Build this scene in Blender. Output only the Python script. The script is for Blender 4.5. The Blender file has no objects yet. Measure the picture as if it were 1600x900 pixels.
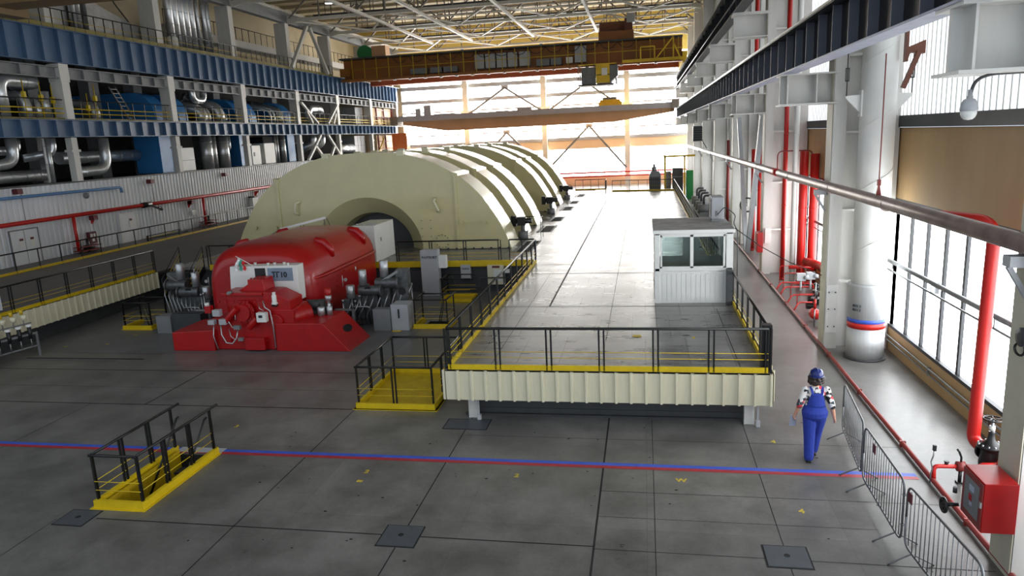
import bpy, bmesh, math, random
from mathutils import Vector, Matrix
random.seed(7)
PI = math.pi
SC = bpy.context.scene
COL = SC.collection

# ------------------------------------------------------------------ camera, world, exposure
cam_d = bpy.data.cameras.new('camera')
cam_d.lens = 25.28
cam_d.sensor_width = 36.0
cam_d.clip_end = 400
cam = bpy.data.objects.new('camera', cam_d)
COL.objects.link(cam)
def _cam_matrix(yaw, pitch, roll):
    cy, sy, cp, sp = math.cos(yaw), math.sin(yaw), math.cos(pitch), math.sin(pitch)
    F = Vector((-sy * cp, cy * cp, -sp)); R = Vector((cy, sy, 0)); U = R.cross(F)
    c, s = math.cos(roll), math.sin(roll)
    R2 = c * R + s * U; U2 = -s * R + c * U
    return Matrix(((R2.x, U2.x, -F.x, 0), (R2.y, U2.y, -F.y, 0), (R2.z, U2.z, -F.z, 6.0), (0, 0, 0, 1)))
cam.matrix_world = _cam_matrix(0.186888, 0.206356, -0.047490)
SC.camera = cam
w = bpy.data.worlds.new('overcast'); SC.world = w; w.use_nodes = True
w.node_tree.nodes['Background'].inputs[0].default_value = (0.80, 0.90, 1.0, 1)
w.node_tree.nodes['Background'].inputs[1].default_value = 0.72
WIN_SIDE = 6.0      # daylight through the side glazing
WIN_SIDE_REAR = 3.0 # side bays beyond the third column, glow turned down so the columns don't wash out
WIN_FAR = 10.0       # daylight through the end glazing
WIN_HIGH = 0.8      # daylight through the ribbed translucent sheets
ROOF_LAMP = 500.0
SC.view_settings.view_transform = 'Standard'
SC.view_settings.look = 'None'
SC.view_settings.exposure = 0.42
SC.view_settings.gamma = 1.0
SC.view_settings.use_curve_mapping = False
SC.cycles.max_bounces = 8
SC.cycles.diffuse_bounces = 4
SC.cycles.caustics_reflective = False
SC.cycles.caustics_refractive = False
SC.cycles.use_denoising = True

# ------------------------------------------------------------------ materials
def s2l(c):
    return tuple((x / 255 / 12.92) if x / 255 <= 0.04045 else ((x / 255 + 0.055) / 1.055) ** 2.4 for x in c)
def mat(name, rgb, rough=0.6, metal=0.0, noise=0.12, scale=3.0, spec=0.5, stretch=(1, 1, 1), rvar=0.0, bump=0.0, coat=0.0):
    m = bpy.data.materials.new(name); m.use_nodes = True
    nt = m.node_tree; b = nt.nodes['Principled BSDF']
    c = s2l(rgb)
    b.inputs['Roughness'].default_value = rough
    b.inputs['Metallic'].default_value = metal
    b.inputs['Specular IOR Level'].default_value = spec
    b.inputs['Coat Weight'].default_value = coat
    tc = nt.nodes.new('ShaderNodeTexCoord'); mp = nt.nodes.new('ShaderNodeMapping')
    mp.inputs['Scale'].default_value = stretch
    nz = nt.nodes.new('ShaderNodeTexNoise'); nz.inputs['Scale'].default_value = scale
    nz.inputs['Detail'].default_value = 5; nz.inputs['Roughness'].default_value = 0.6
    nt.links.new(tc.outputs['Object'], mp.inputs[0]); nt.links.new(mp.outputs[0], nz.inputs['Vector'])
    rp = nt.nodes.new('ShaderNodeValToRGB')
    rp.color_ramp.elements[0].position = 0.3; rp.color_ramp.elements[1].position = 0.7
    rp.color_ramp.elements[0].color = tuple(x * (1 - noise) for x in c) + (1,)
    rp.color_ramp.elements[1].color = tuple(min(1, x * (1 + noise)) for x in c) + (1,)
    nt.links.new(nz.outputs['Fac'], rp.inputs[0]); nt.links.new(rp.outputs[0], b.inputs['Base Color'])
    if rvar:
        mr = nt.nodes.new('ShaderNodeMapRange')
        mr.inputs['To Min'].default_value = max(0.02, rough - rvar); mr.inputs['To Max'].default_value = rough + rvar
        nt.links.new(nz.outputs['Fac'], mr.inputs[0]); nt.links.new(mr.outputs[0], b.inputs['Roughness'])
    if bump:
        bp = nt.nodes.new('ShaderNodeBump'); bp.inputs['Strength'].default_value = bump; bp.inputs['Distance'].default_value = 0.02
        nt.links.new(nz.outputs['Fac'], bp.inputs['Height']); nt.links.new(bp.outputs[0], b.inputs['Normal'])
    return m

def glow(name, rgb, strength, ribs=0.0, axis='Y'):
    """A pane lit from outside by an overcast sky: frosted sheet giving off daylight."""
    m = bpy.data.materials.new(name); m.use_nodes = True
    nt = m.node_tree; b = nt.nodes['Principled BSDF']
    b.inputs['Base Color'].default_value = (0.8, 0.82, 0.82, 1); b.inputs['Roughness'].default_value = 0.25
    b.inputs['Emission Color'].default_value = tuple(rgb) + (1,)
    b.inputs['Emission Strength'].default_value = strength
    return m

def floor_mat(name, base, tile, tone, rough, dark=0.55, streak=(1, 1, 1), offset=0.0, mortar=0.004, mdark=0.35, stain=0.35):
    m = bpy.data.materials.new(name); m.use_nodes = True
    nt = m.node_tree; b = nt.nodes['Principled BSDF']; N = nt.nodes.new; L = nt.links.new
    tc = N('ShaderNodeTexCoord')
    br = N('ShaderNodeTexBrick'); br.inputs['Scale'].default_value = 1.0
    br.offset = offset; br.squash = 1.0
    br.inputs['Brick Width'].default_value = tile[0]; br.inputs['Row Height'].default_value = tile[1]
    br.inputs['Mortar Size'].default_value = mortar; br.inputs['Mortar Smooth'].default_value = 0.0; br.inputs['Bias'].default_value = 0.0
    c = s2l(base)
    br.inputs['Color1'].default_value = tuple(x * (1 - tone) for x in c) + (1,)
    br.inputs['Color2'].default_value = tuple(x * (1 + tone) for x in c) + (1,)
    br.inputs['Mortar'].default_value = tuple(x * mdark for x in c) + (1,)
    L(tc.outputs['Object'], br.inputs['Vector'])
    mp = N('ShaderNodeMapping'); mp.inputs['Scale'].default_value = streak
    L(tc.outputs['Object'], mp.inputs[0])
    def ramp(src, p0, p1, a, d):
        r = N('ShaderNodeValToRGB'); r.color_ramp.elements[0].position = p0; r.color_ramp.elements[1].position = p1
        r.color_ramp.elements[0].color = (a, a, a, 1); r.color_ramp.elements[1].color = (d, d, d, 1); L(src, r.inputs[0]); return r
    def mul(a_, b_):
        x = N('ShaderNodeMix'); x.data_type = 'RGBA'; x.blend_type = 'MULTIPLY'; x.inputs['Factor'].default_value = 1.0
        L(a_, x.inputs[6]); L(b_, x.inputs[7]); return x.outputs[2]
    n1 = N('ShaderNodeTexNoise'); n1.inputs['Scale'].default_value = 0.9; n1.inputs['Detail'].default_value = 8; n1.inputs['Roughness'].default_value = 0.65
    L(mp.outputs[0], n1.inputs['Vector'])
    n2 = N('ShaderNodeTexNoise'); n2.inputs['Scale'].default_value = 0.25; n2.inputs['Detail'].default_value = 6
    L(tc.outputs['Object'], n2.inputs['Vector'])
    n3 = N('ShaderNodeTexNoise'); n3.inputs['Scale'].default_value = 14; n3.inputs['Detail'].default_value = 8; n3.inputs['Roughness'].default_value = 0.7
    L(tc.outputs['Object'], n3.inputs['Vector'])
    r1 = ramp(n1.outputs['Fac'], 0.3, 0.62, 1 - stain, 1.05)
    r2 = ramp(n2.outputs['Fac'], 0.35, 0.65, 0.8, 1.12)
    r3 = ramp(n3.outputs['Fac'], 0.3, 0.7, 0.88, 1.08)
    o = mul(mul(mul(br.outputs['Color'], r1.outputs[0]), r2.outputs[0]), r3.outputs[0])
    L(o, b.inputs['Base Color'])
    mr = N('ShaderNodeMapRange'); mr.inputs['To Min'].default_value = rough - 0.1; mr.inputs['To Max'].default_value = rough + 0.14
    L(n1.outputs['Fac'], mr.inputs[0]); L(mr.outputs[0], b.inputs['Roughness'])
    b.inputs['Specular IOR Level'].default_value = 0.45
    bp = N('ShaderNodeBump'); bp.inputs['Strength'].default_value = 0.12; bp.inputs['Distance'].default_value = 0.01
    L(n1.outputs['Fac'], bp.inputs['Height']); L(bp.outputs[0], b.inputs['Normal'])
    return m

M = {}
M['floor'] = floor_mat('ground_slabs', (114, 112, 109), (2.9, 2.55), 0.08, 0.30, mortar=0.004, mdark=0.7, stain=0.48)
M['deck'] = floor_mat('deck_slabs', (132, 130, 128), (0.92, 2.1), 0.16, 0.27, mortar=0.012, mdark=0.45, offset=0.35, streak=(0.5, 1.6, 1), stain=0.68)
M['deck_left'] = floor_mat('left_deck_slabs', (92, 88, 84), (2.0, 3.0), 0.08, 0.45, mortar=0.01, mdark=0.6, stain=0.3)
M['joint'] = mat('joint_filler', (22, 22, 22), 0.8)
M['blue_paint'] = mat('floor_blue_paint', (58, 88, 190), 0.45, noise=0.15, scale=6)
M['red_paint'] = mat('floor_red_paint', (165, 45, 55), 0.45, noise=0.15, scale=6)
M['yellow_mark'] = mat('floor_yellow_mark', (196, 170, 60), 0.6, noise=0.3, scale=20)
M['black'] = mat('black_enamel', (22, 22, 23), 0.35, noise=0.1)
M['rail_black'] = mat('railing_black', (10, 10, 11), 0.38, noise=0.1)
M['yellow'] = mat('yellow_enamel', (208, 178, 18), 0.42, noise=0.1, scale=5)
M['yellow_dark'] = mat('worn_yellow_enamel', (190, 160, 20), 0.5, noise=0.18, scale=4)
M['cream_clad'] = mat('cream_cladding', (214, 208, 182), 0.5, noise=0.05, scale=6, stretch=(3, 3, .4))
M['white_wall'] = mat('white_corrugated_sheet', (222, 224, 228), 0.5, noise=0.06, scale=1.2, stretch=(1, 1, .4))
M['white'] = mat('white_enamel', (226, 226, 222), 0.45, noise=0.04, scale=2)
M['white_col'] = mat('white_column_paint', (208, 206, 201), 0.5, noise=0.06, scale=1.5, stretch=(2, 2, .5))
M['shade_col'] = mat('shaded_column_side', (190, 186, 168), 0.55, noise=0.06, scale=2)  # white column paint with the side's weaker light mixed in as beige
M['tan'] = mat('tan_wall_panel', (180, 148, 104), 0.6, noise=0.07, scale=1.2, stretch=(1, 1, .3))
M['orange_wall'] = mat('apricot_wall_panel', (234, 206, 168), 0.6, noise=0.04, scale=1)
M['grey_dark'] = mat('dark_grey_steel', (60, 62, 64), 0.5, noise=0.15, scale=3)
M['grey_mid'] = mat('grey_steel', (120, 122, 124), 0.5, noise=0.1, scale=3)
M['grey_light'] = mat('light_grey_enamel', (170, 172, 176), 0.45, noise=0.06, scale=3)
M['mullion'] = mat('window_mullion', (38, 40, 44), 0.5)
M['olive'] = mat('hood_olive_cream', (206, 197, 152), 0.24, noise=0.05, scale=1.1, coat=0.35)
M['rib_cream'] = mat('hood_rim_cream', (222, 218, 186), 0.4, noise=0.04, scale=1.5)
M['olive_in'] = mat('hood_recess_olive', (186, 180, 128), 0.55, noise=0.06, scale=2)
M['red_gloss'] = mat('red_gloss_casing', (164, 10, 16), 0.30, noise=0.06, scale=2.2, rvar=0.08, coat=0.15)
M['red'] = mat('red_machine_paint', (166, 10, 12), 0.36, noise=0.12, scale=3)
M['red_pipe'] = mat('red_pipe_paint', (190, 32, 26), 0.38, noise=0.1, scale=2)
M['red_dull'] = mat('dull_red_pipe', (128, 44, 40), 0.42, noise=0.18, scale=4)
M['pipe_brown'] = mat('brown_grey_pipe', (138, 120, 114), 0.36, noise=0.28, scale=3, metal=0.25)
M['brown'] = mat('brown_steel', (110, 62, 44), 0.5, noise=0.15)
M['blue_beam'] = mat('blue_girder_paint', (82, 108, 140), 0.33, noise=0.12, scale=1.2)
M['blue_duct'] = mat('blue_duct_paint', (58, 132, 198), 0.38, noise=0.08, scale=1.2)
M['blue_pipe'] = mat('pale_blue_pipe', (100, 140, 186), 0.45)
M['black_beam'] = mat('black_girder_paint', (14, 15, 18), 0.45, noise=0.15)
M['lav_flange'] = mat('pale_girder_flange', (156, 160, 178), 0.5, noise=0.1)
M['silver'] = mat('aluminium_lagging', (214, 216, 218), 0.28, metal=0.68, noise=0.12, scale=2)
M['alu'] = mat('galvanised_sheet', (186, 188, 190), 0.34, metal=0.7, noise=0.15, scale=3)
M['sleeve'] = mat('brushed_sleeve', (190, 192, 194), 0.5, metal=0.25, noise=0.08, scale=4, stretch=(6, 6, .3))
M['stiff'] = mat('lit_stiffener', (86, 90, 100), 0.4, noise=.1)  # grey stands for light on the faces of black stiffeners
M['steel'] = mat('bare_steel', (150, 152, 154), 0.35, metal=0.8, noise=0.15, scale=5)
M['valve_grey'] = mat('grey_valve_body', (92, 94, 96), 0.42, metal=0.5, noise=0.3, scale=9)
M['dark_gap'] = mat('dark_backing', (24, 24, 25), 0.9, noise=0.2)
M['dark_wall'] = mat('dark_grey_wall', (58, 56, 54), 0.8, noise=0.2, scale=1)  # plain dark grey for the wall behind the gallery
M['cream_wall'] = mat('cream_upper_wall', (206, 192, 160), 0.7, noise=0.06, scale=.8)
M['crane'] = mat('ochre_crane_paint', (150, 92, 34), 0.5, noise=0.25, scale=.35, stretch=(.5, 1, 1))
M['crane_y'] = mat('yellow_crane_paint', (222, 182, 40), 0.48, noise=0.12, scale=1)
M['crane_red'] = mat('rust_red_crane_girder', (164, 84, 52), 0.55, noise=0.12, scale=.6)
M['crane_tan'] = mat('faded_orange_crane_girder', (206, 160, 116), 0.55, noise=0.08, scale=.5)
M['roof'] = mat('beige_roof_deck', (190, 178, 150), 0.8, noise=0.15, scale=.5)
M['truss'] = mat('truss_pale_paint', (204, 200, 190), 0.55, noise=0.08)
M['truss_dark'] = mat('truss_grey_paint', (128, 122, 114), 0.6, noise=0.15)
M['end_yellow'] = mat('end_wall_yellow_sheet', (238, 214, 120), 0.6, noise=0.06, scale=.5)
M['green'] = mat('green_enamel', (24, 120, 60), 0.45)
M['skin'] = mat('skin', (214, 160, 134), 0.55, noise=0.05, spec=.35)
M['hair'] = mat('dark_brown_hair', (40, 28, 24), 0.55, noise=0.3, scale=30)
M['overall'] = mat('royal_blue_cotton', (36, 58, 152), 0.85, noise=0.12, scale=14, bump=.3)
M['helmet'] = mat('blue_helmet_plastic', (28, 44, 112), 0.22)
M['shoe'] = mat('black_leather', (24, 22, 22), 0.5)
M['paper'] = mat('grey_blue_card', (168, 176, 196), 0.6)
M['label_blue'] = mat('grey_blue_plate', (126, 142, 160), 0.45)
M['ink'] = mat('dark_lettering', (24, 36, 46), 0.5)
M['olive_strip'] = mat('olive_kick_strip', (128, 116, 52), .6)
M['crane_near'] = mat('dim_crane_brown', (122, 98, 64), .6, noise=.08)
M['crane_o'] = mat('orange_cabin', (206, 112, 52), .5)
M['end_col'] = mat('cream_end_column', (240, 236, 222), .5, noise=.04)
M['cover'] = mat('cover_steel', (72, 76, 82), .45, noise=.12, scale=6)
M['roof_dirt'] = mat('dusty_roof_sheet', (150, 148, 146), .7, noise=.3, scale=2.5)

def shirt_mat():
    m = bpy.data.materials.new('patterned_shirt'); m.use_nodes = True
    nt = m.node_tree; b = nt.nodes['Principled BSDF']; b.inputs['Roughness'].default_value = .85
    tc = nt.nodes.new('ShaderNodeTexCoord'); v = nt.nodes.new('ShaderNodeTexVoronoi'); v.inputs['Scale'].default_value = 19
    nt.links.new(tc.outputs['Object'], v.inputs['Vector'])
    sp = nt.nodes.new('ShaderNodeSeparateColor'); nt.links.new(v.outputs['Color'], sp.inputs[0])
    r = nt.nodes.new('ShaderNodeValToRGB'); r.color_ramp.interpolation = 'CONSTANT'
    cols = [(0, (30, 32, 36)), (.28, (226, 224, 222)), (.70, (200, 58, 70)), (.8, (60, 70, 78)), (.9, (236, 226, 220))]
    r.color_ramp.elements[0].color = s2l(cols[0][1]) + (1,)
    r.color_ramp.elements[1].position = cols[1][0]; r.color_ramp.elements[1].color = s2l(cols[1][1]) + (1,)
    for p, c in cols[2:]:
        e = r.color_ramp.elements.new(p); e.color = s2l(c) + (1,)
    nt.links.new(sp.outputs[0], r.inputs[0]); nt.links.new(r.outputs[0], b.inputs['Base Color'])
    return m
M['shirt'] = shirt_mat()
def glass_mat():
    m = bpy.data.materials.new('cabin_glass'); m.use_nodes = True
    nt = m.node_tree; out = nt.nodes['Material Output']
    nt.nodes.remove(nt.nodes['Principled BSDF'])
    t = nt.nodes.new('ShaderNodeBsdfTransparent'); t.inputs[0].default_value = (.72, .78, .78, 1)
    g = nt.nodes.new('ShaderNodeBsdfGlossy'); g.inputs['Roughness'].default_value = 0.03
    f = nt.nodes.new('ShaderNodeFresnel'); f.inputs[0].default_value = 1.5
    mx = nt.nodes.new('ShaderNodeMixShader')
    nt.links.new(f.outputs[0], mx.inputs[0]); nt.links.new(t.outputs[0], mx.inputs[1]); nt.links.new(g.outputs[0], mx.inputs[2]); nt.links.new(mx.outputs[0], out.inputs[0])
    return m
M['glass'] = glass_mat()
M['pane'] = glow('side_daylight_pane', (0.93, 0.97, 1.0), WIN_SIDE)
M['pane_far'] = glow('end_daylight_pane', (1.0, 0.99, 0.96), WIN_FAR)
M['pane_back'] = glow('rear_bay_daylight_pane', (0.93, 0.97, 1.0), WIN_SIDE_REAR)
M['pane_high'] = glow('ribbed_daylight_sheet', (0.90, 0.95, 1.0), WIN_HIGH)
M['tube_light'] = glow('tube_light', (1.0, 1.0, 0.95), 12)

# ------------------------------------------------------------------ mesh builder
def fillet(pts, r, n=5):
    """Round the inner corners of a polyline."""
    pts = [Vector(p) for p in pts]; out = [pts[0]]
    for i in range(1, len(pts) - 1):
        a, b, c = pts[i - 1], pts[i], pts[i + 1]
        u = (a - b); v = (c - b); d = min(r, u.length * .49, v.length * .49)
        u.normalize(); v.normalize()
        p0, p1 = b + u * d, b + v * d
        for k in range(n + 1):
            t = k / n
            out.append((1 - t) ** 2 * p0 + 2 * t * (1 - t) * b + t * t * p1)
    out.append(pts[-1]); return out

class MB:
    def __init__(s): s.v = []; s.f = []; s.sm = []; s.mi = []; s.cur = 0
    def add(s, vs, fs, smooth=False):
        o = len(s.v); s.v += [Vector(p) for p in vs]
        for f in fs: s.f.append([o + i for i in f]); s.sm.append(smooth); s.mi.append(s.cur)
        return s
    def box(s, x0, x1, y0, y1, z0, z1):
        return s.add([(x0, y0, z0), (x1, y0, z0), (x1, y1, z0), (x0, y1, z0), (x0, y0, z1), (x1, y0, z1), (x1, y1, z1), (x0, y1, z1)],
                     [(3, 2, 1, 0), (4, 5, 6, 7), (0, 1, 5, 4), (1, 2, 6, 5), (2, 3, 7, 6), (3, 0, 4, 7)])
    def beam(s, p, q, w, h, up=(0, 0, 1)):
        p, q = Vector(p), Vector(q); d = (q - p).normalized(); up = Vector(up)
        sd = d.cross(up)
        if sd.length < 1e-4: sd = d.cross(Vector((0, 1, 0)))
        sd.normalize(); u = sd.cross(d)
        vs = []
        for c in (p, q):
            for a, b in ((-1, -1), (1, -1), (1, 1), (-1, 1)): vs.append(c + sd * a * w / 2 + u * b * h / 2)
        return s.add(vs, [(0, 1, 2, 3), (7, 6, 5, 4), (0, 4, 5, 1), (1, 5, 6, 2), (2, 6, 7, 3), (3, 7, 4, 0)])
    def tube(s, pts, r, n=10, r_end=None):
        pts = [Vector(p) for p in pts]; N = len(pts); vs = []; d0 = (pts[1] - pts[0]).normalized()
        ref = Vector((0, 0, 1)) if abs(d0.z) < .9 else Vector((1, 0, 0))
        u = d0.cross(ref).normalized()
        for i, p in enumerate(pts):
            if i == 0: d = pts[1] - pts[0]
            elif i == N - 1: d = pts[-1] - pts[-2]
            else: d = (pts[i + 1] - p).normalized() + (p - pts[i - 1]).normalized()
            d = d.normalized(); u = (u - d * u.dot(d)).normalized(); v = d.cross(u)
            rr = r if r_end is None else r + (r_end - r) * i / (N - 1)
            if isinstance(r, (list, tuple)): rr = r[i]
            for k in range(n):
                a = 2 * PI * k / n; vs.append(p + (u * math.cos(a) + v * math.sin(a)) * rr)
        o = len(s.v); s.v += vs
        for i in range(N - 1):
            for k in range(n):
                k2 = (k + 1) % n
                s.f.append([o + i * n + k, o + i * n + k2, o + (i + 1) * n + k2, o + (i + 1) * n + k]); s.sm.append(True); s.mi.append(s.cur)
        s.f.append([o + k for k in reversed(range(n))]); s.sm.append(False); s.mi.append(s.cur)
        s.f.append([o + (N - 1) * n + k for k in range(n)]); s.sm.append(False); s.mi.append(s.cur)
        return s
    def cyl(s, p, q, r, n=16, r2=None): return s.tube([p, q], r, n, r2)
    def torus(s, c, R, r, axis=(0, 0, 1), n=20, m=8):
        c = Vector(c); ax = Vector(axis).normalized(); u = ax.orthogonal().normalized(); v = ax.cross(u)
        vs = []; fs = []
        for i in range(n):
            a = 2 * PI * i / n; e = u * math.cos(a) + v * math.sin(a)
            for k in range(m):
                b = 2 * PI * k / m; vs.append(c + e * (R + r * math.cos(b)) + ax * r * math.sin(b))
        for i in range(n):
            for k in range(m):
                fs.append((i * m + k, ((i + 1) % n) * m + k, ((i + 1) % n) * m + (k + 1) % m, i * m + (k + 1) % m))
        return s.add(vs, fs, True)
    def prism(s, poly, axis, a0, a1, smooth=False):
        """Extrude a 2-D outline along x, y or z between a0 and a1."""
        def P(p, a):
            return {'x': (a, p[0], p[1]), 'y': (p[0], a, p[1]), 'z': (p[0], p[1], a)}[axis]
        n = len(poly); o = len(s.v)
        s.v += [Vector(P(p, a0)) for p in poly] + [Vector(P(p, a1)) for p in poly]
        for i in range(n):
            j = (i + 1) % n; s.f.append([o + i, o + j, o + n + j, o + n + i]); s.sm.append(smooth); s.mi.append(s.cur)
        s.f.append([o + i for i in reversed(range(n))]); s.f.append([o + n + i for i in range(n)]); s.sm += [False, False]; s.mi += [s.cur, s.cur]
        return s
    def lathe(s, prof, c, axis='z', n=24):
        """prof: list of (radius, height) from the point c along the axis."""
        c = Vector(c); vs = []; fs = []
        for r, h in prof:
            for k in range(n):
                a = 2 * PI * k / n; x, y = r * math.cos(a), r * math.sin(a)
                vs.append(c + Vector({'z': (x, y, h), 'y': (x, h, y), 'x': (h, x, y)}[axis]))
        for i in range(len(prof) - 1):
            for k in range(n):
                k2 = (k + 1) % n; fs.append((i * n + k, i * n + k2, (i + 1) * n + k2, (i + 1) * n + k))
        s.add(vs, fs, True)
        o = len(s.v) - len(vs)
        s.f.append([o + k for k in reversed(range(n))]); s.f.append([o + (len(prof) - 1) * n + k for k in range(n)]); s.sm += [False, False]; s.mi += [s.cur, s.cur]
        return s
    def ball(s, c, rx, ry=None, rz=None, n=16, m=10):
        ry = ry or rx; rz = rz or rx; c = Vector(c); vs = []; fs = []
        for i in range(m + 1):
            t = PI * i / m
            for k in range(n):
                a = 2 * PI * k / n; vs.append(c + Vector((rx * math.sin(t) * math.cos(a), ry * math.sin(t) * math.sin(a), rz * math.cos(t))))
        for i in range(m):
            for k in range(n): fs.append((i * n + k, (i + 1) * n + k, (i + 1) * n + (k + 1) % n, i * n + (k + 1) % n))
        return s.add(vs, fs, True)
    def loft(s, rings, smooth=True, caps=True):
        n = len(rings[0]); o = len(s.v)
        for r in rings: s.v += [Vector(p) for p in r]
        for i in range(len(rings) - 1):
            for k in range(n):
                k2 = (k + 1) % n
                s.f.append([o + i * n + k, o + i * n + k2, o + (i + 1) * n + k2, o + (i + 1) * n + k]); s.sm.append(smooth); s.mi.append(s.cur)
        if caps:
            s.f.append([o + k for k in reversed(range(n))]); s.f.append([o + (len(rings) - 1) * n + k for k in range(n)]); s.sm += [False, False]; s.mi += [s.cur, s.cur]
        return s
    def build_each(s, name, m, parent, bevel=0):
        """One object per separate piece."""
        par = list(range(len(s.v)))
        def fd(a):
            while par[a] != a: par[a] = par[par[a]]; a = par[a]
            return a
        for f in s.f:
            for i in f[1:]: par[fd(f[0])] = fd(i)
        g = {}
        for k, f in enumerate(s.f): g.setdefault(fd(f[0]), []).append(k)
        out = []
        for ks in g.values():
            q = MB(); mp = {}
            for k in ks:
                nf = []
                for i in s.f[k]:
                    if i not in mp: mp[i] = len(q.v); q.v.append(s.v[i])
                    nf.append(mp[i])
                q.f.append(nf); q.sm.append(s.sm[k]); q.mi.append(0)
            out.append(q.build(name, m, parent, bevel))
        return out
    def build(s, name, m, parent=None, bevel=0, label=None):
        me = bpy.data.meshes.new(name)
        off = Vector(parent_world(parent)) if parent else Vector((0, 0, 0))
        me.from_pydata([tuple(p - off) for p in s.v], [], s.f)
        me.polygons.foreach_set('use_smooth', s.sm)
        for x in (m if isinstance(m, (list, tuple)) else [m]): me.materials.append(x)
        me.polygons.foreach_set('material_index', s.mi)
        bm = bmesh.new(); bm.from_mesh(me); bmesh.ops.recalc_face_normals(bm, faces=bm.faces[:]); bm.to_mesh(me); bm.free()
        me.update()
        o = bpy.data.objects.new(name, me); COL.objects.link(o)
        if parent: o.parent = parent
        if label: o['label'] = label
        if bevel:
            b = o.modifiers.new('bevel', 'BEVEL'); b.width = bevel; b.segments = 2; b.limit_method = 'ANGLE'; b.angle_limit = math.radians(40)
        return o

def parent_world(p):
    v = Vector((0, 0, 0))
    while p: v += p.location; p = p.parent
    return v
def tag(o, label, cat, group=None, kind=None):
    o['label'] = label; o['category'] = cat
    if group: o['group'] = group
    if kind: o['kind'] = kind
    return o
def thing(name, label, cat, loc, group=None):
    o = bpy.data.objects.new(name, None); COL.objects.link(o); o.location = loc; o.empty_display_size = .2
    return tag(o, label, cat, group)
def struct(name, mb, m, parent=None, bevel=0):
    o = mb.build(name, m, parent, bevel)
    if parent is None: o['kind'] = 'structure'
    return o
def inst(src, name, parent, delta):
    """A copy of a part (shared mesh) moved by delta from the source part."""
    o = src.copy(); o.name = name; COL.objects.link(o); o.parent = parent
    o.location = src.location + Vector(delta); return o
ORD = ['first', 'second', 'third', 'fourth', 'fifth', 'sixth', 'seventh', 'eighth', 'ninth', 'tenth', 'eleventh', 'twelfth', 'thirteenth', 'fourteenth', 'fifteenth', 'sixteenth', 'seventeenth', 'eighteenth', 'nineteenth', 'twentieth']

def text_mb(mb, txt, origin, right, up, h, depth=0.004):
    """Flat lettering from a built-in font as a thin solid."""
    cu = bpy.data.curves.new('lettering', 'FONT'); cu.body = txt; cu.size = h * 1.38; cu.extrude = depth / 2; cu.offset = h * .05; cu.resolution_u = 3
    o = bpy.data.objects.new('lettering', cu); COL.objects.link(o)
    bpy.context.view_layer.update()
    dg = bpy.context.evaluated_depsgraph_get(); me = bpy.data.meshes.new_from_object(o.evaluated_get(dg))
    R, U = Vector(right).normalized(), Vector(up).normalized(); Nn = R.cross(U); O = Vector(origin)
    mb.add([O + R * v.co.x + U * v.co.y + Nn * (v.co.z + depth / 2) for v in me.vertices], [list(p.vertices) for p in me.polygons])
    bpy.data.objects.remove(o); bpy.data.curves.remove(cu); bpy.data.meshes.remove(me)
    return mb
# ------------------------------------------------------------------ the setting
DECK = 1.2
HOLES = [(-9.36, -8.66, 10.14, 12.2), (-18.0, -17.05, 21.8, 22.6), (-7.36, -6.4, 22.0, 22.85)]
def slab_with_holes(mb, x0, x1, y0, y1, z, holes):
    xs = sorted({x0, x1} | {h[0] for h in holes} | {h[1] for h in holes}); ys = sorted({y0, y1} | {h[2] for h in holes} | {h[3] for h in holes})
    for i in range(len(xs) - 1):
        for j in range(len(ys) - 1):
            cx, cy = (xs[i] + xs[i + 1]) / 2, (ys[j] + ys[j + 1]) / 2
            if any(h[0] < cx < h[1] and h[2] < cy < h[3] for h in holes): continue
            mb.add([(xs[i], ys[j], z), (xs[i + 1], ys[j], z), (xs[i + 1], ys[j + 1], z), (xs[i], ys[j + 1], z)], [(0, 1, 2, 3)])
fl = MB(); slab_with_holes(fl, -37, 6.6, 0.5, 88, 0, HOLES)
fl.cur = 1
def strip(mb, x0, x1, y0, y1, z=0.0025): mb.add([(x0, y0, z), (x1, y0, z), (x1, y1, z), (x0, y1, z)], [(0, 1, 2, 3)])
for x, wd, ya, yb in ((-.78, .032, 4, 14.75), (-3.76, .02, 4, 14.75), (-6.64, .02, 4, 14.8), (-12.1, .03, 14.8, 17.3), (1.95, .014, 4, 14.6), (.12, .01, 4, 14.6), (-9.9, .012, 4, 9.6), (-13.6, .012, 4, 14.8)):
    strip(fl, x - wd / 2, x + wd / 2, ya, yb)
for y, wd, xa, xb in ((17.35, .03, -20.2, -7), (14.8, .035, -20.2, -6.7), (9.68, .026, -9.2, -.78), (11.4, .012, -.78, 4.6), (10.55, .01, -.78, 3.4), (9.62, .014, -.78, 4.6), (13.55, .012, -3.7, 4.6), (18.9, .012, -20.2, -14.5), (16.0, .01, -18, -7)):
    strip(fl, xa, xb, y - wd / 2, y + wd / 2)
for i in range(46):   # small bolt holes in the slabs
    x, y = random.uniform(-8, 4.3), random.uniform(8.7, 14.2); r = random.choice((.012, .016, .022))
    fl.add([(x + r * 1.4 * math.cos(a * PI / 3), y + r * math.sin(a * PI / 3), .003) for a in range(6)], [tuple(range(6))])
fl.cur = 2; strip(fl, -20, 4.55, 12.37, 12.49, .003)
fl.cur = 3; strip(fl, -20, 4.55, 12.26, 12.37, .003)
fl.cur = 4
for x, y in ((-5.15, 11.38), (-18.6, 19.6), (-17.1, 21.0), (-17.3, 19.9)):
    strip(fl, x - .05, x + .06, y - .04, y + .04, .003)
for tx, x, y in (('2', -2.36, 11.78), ('2', -5.2, 11.7), ('W', .5, 11.84), ('4', 2.36, 10.95), ('4', 2.37, 13.6), ('3', -9, 13.6)):
    text_mb(fl, tx, (x, y, .0035), (1, 0, 0), (0, 1, 0), .13, .001)
fl.cur = 5
strip(fl, -20.2, -7.2, 18.95, 27.3, .0015); strip(fl, -20, -15.6, 18.1, 18.4, .004)
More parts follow.
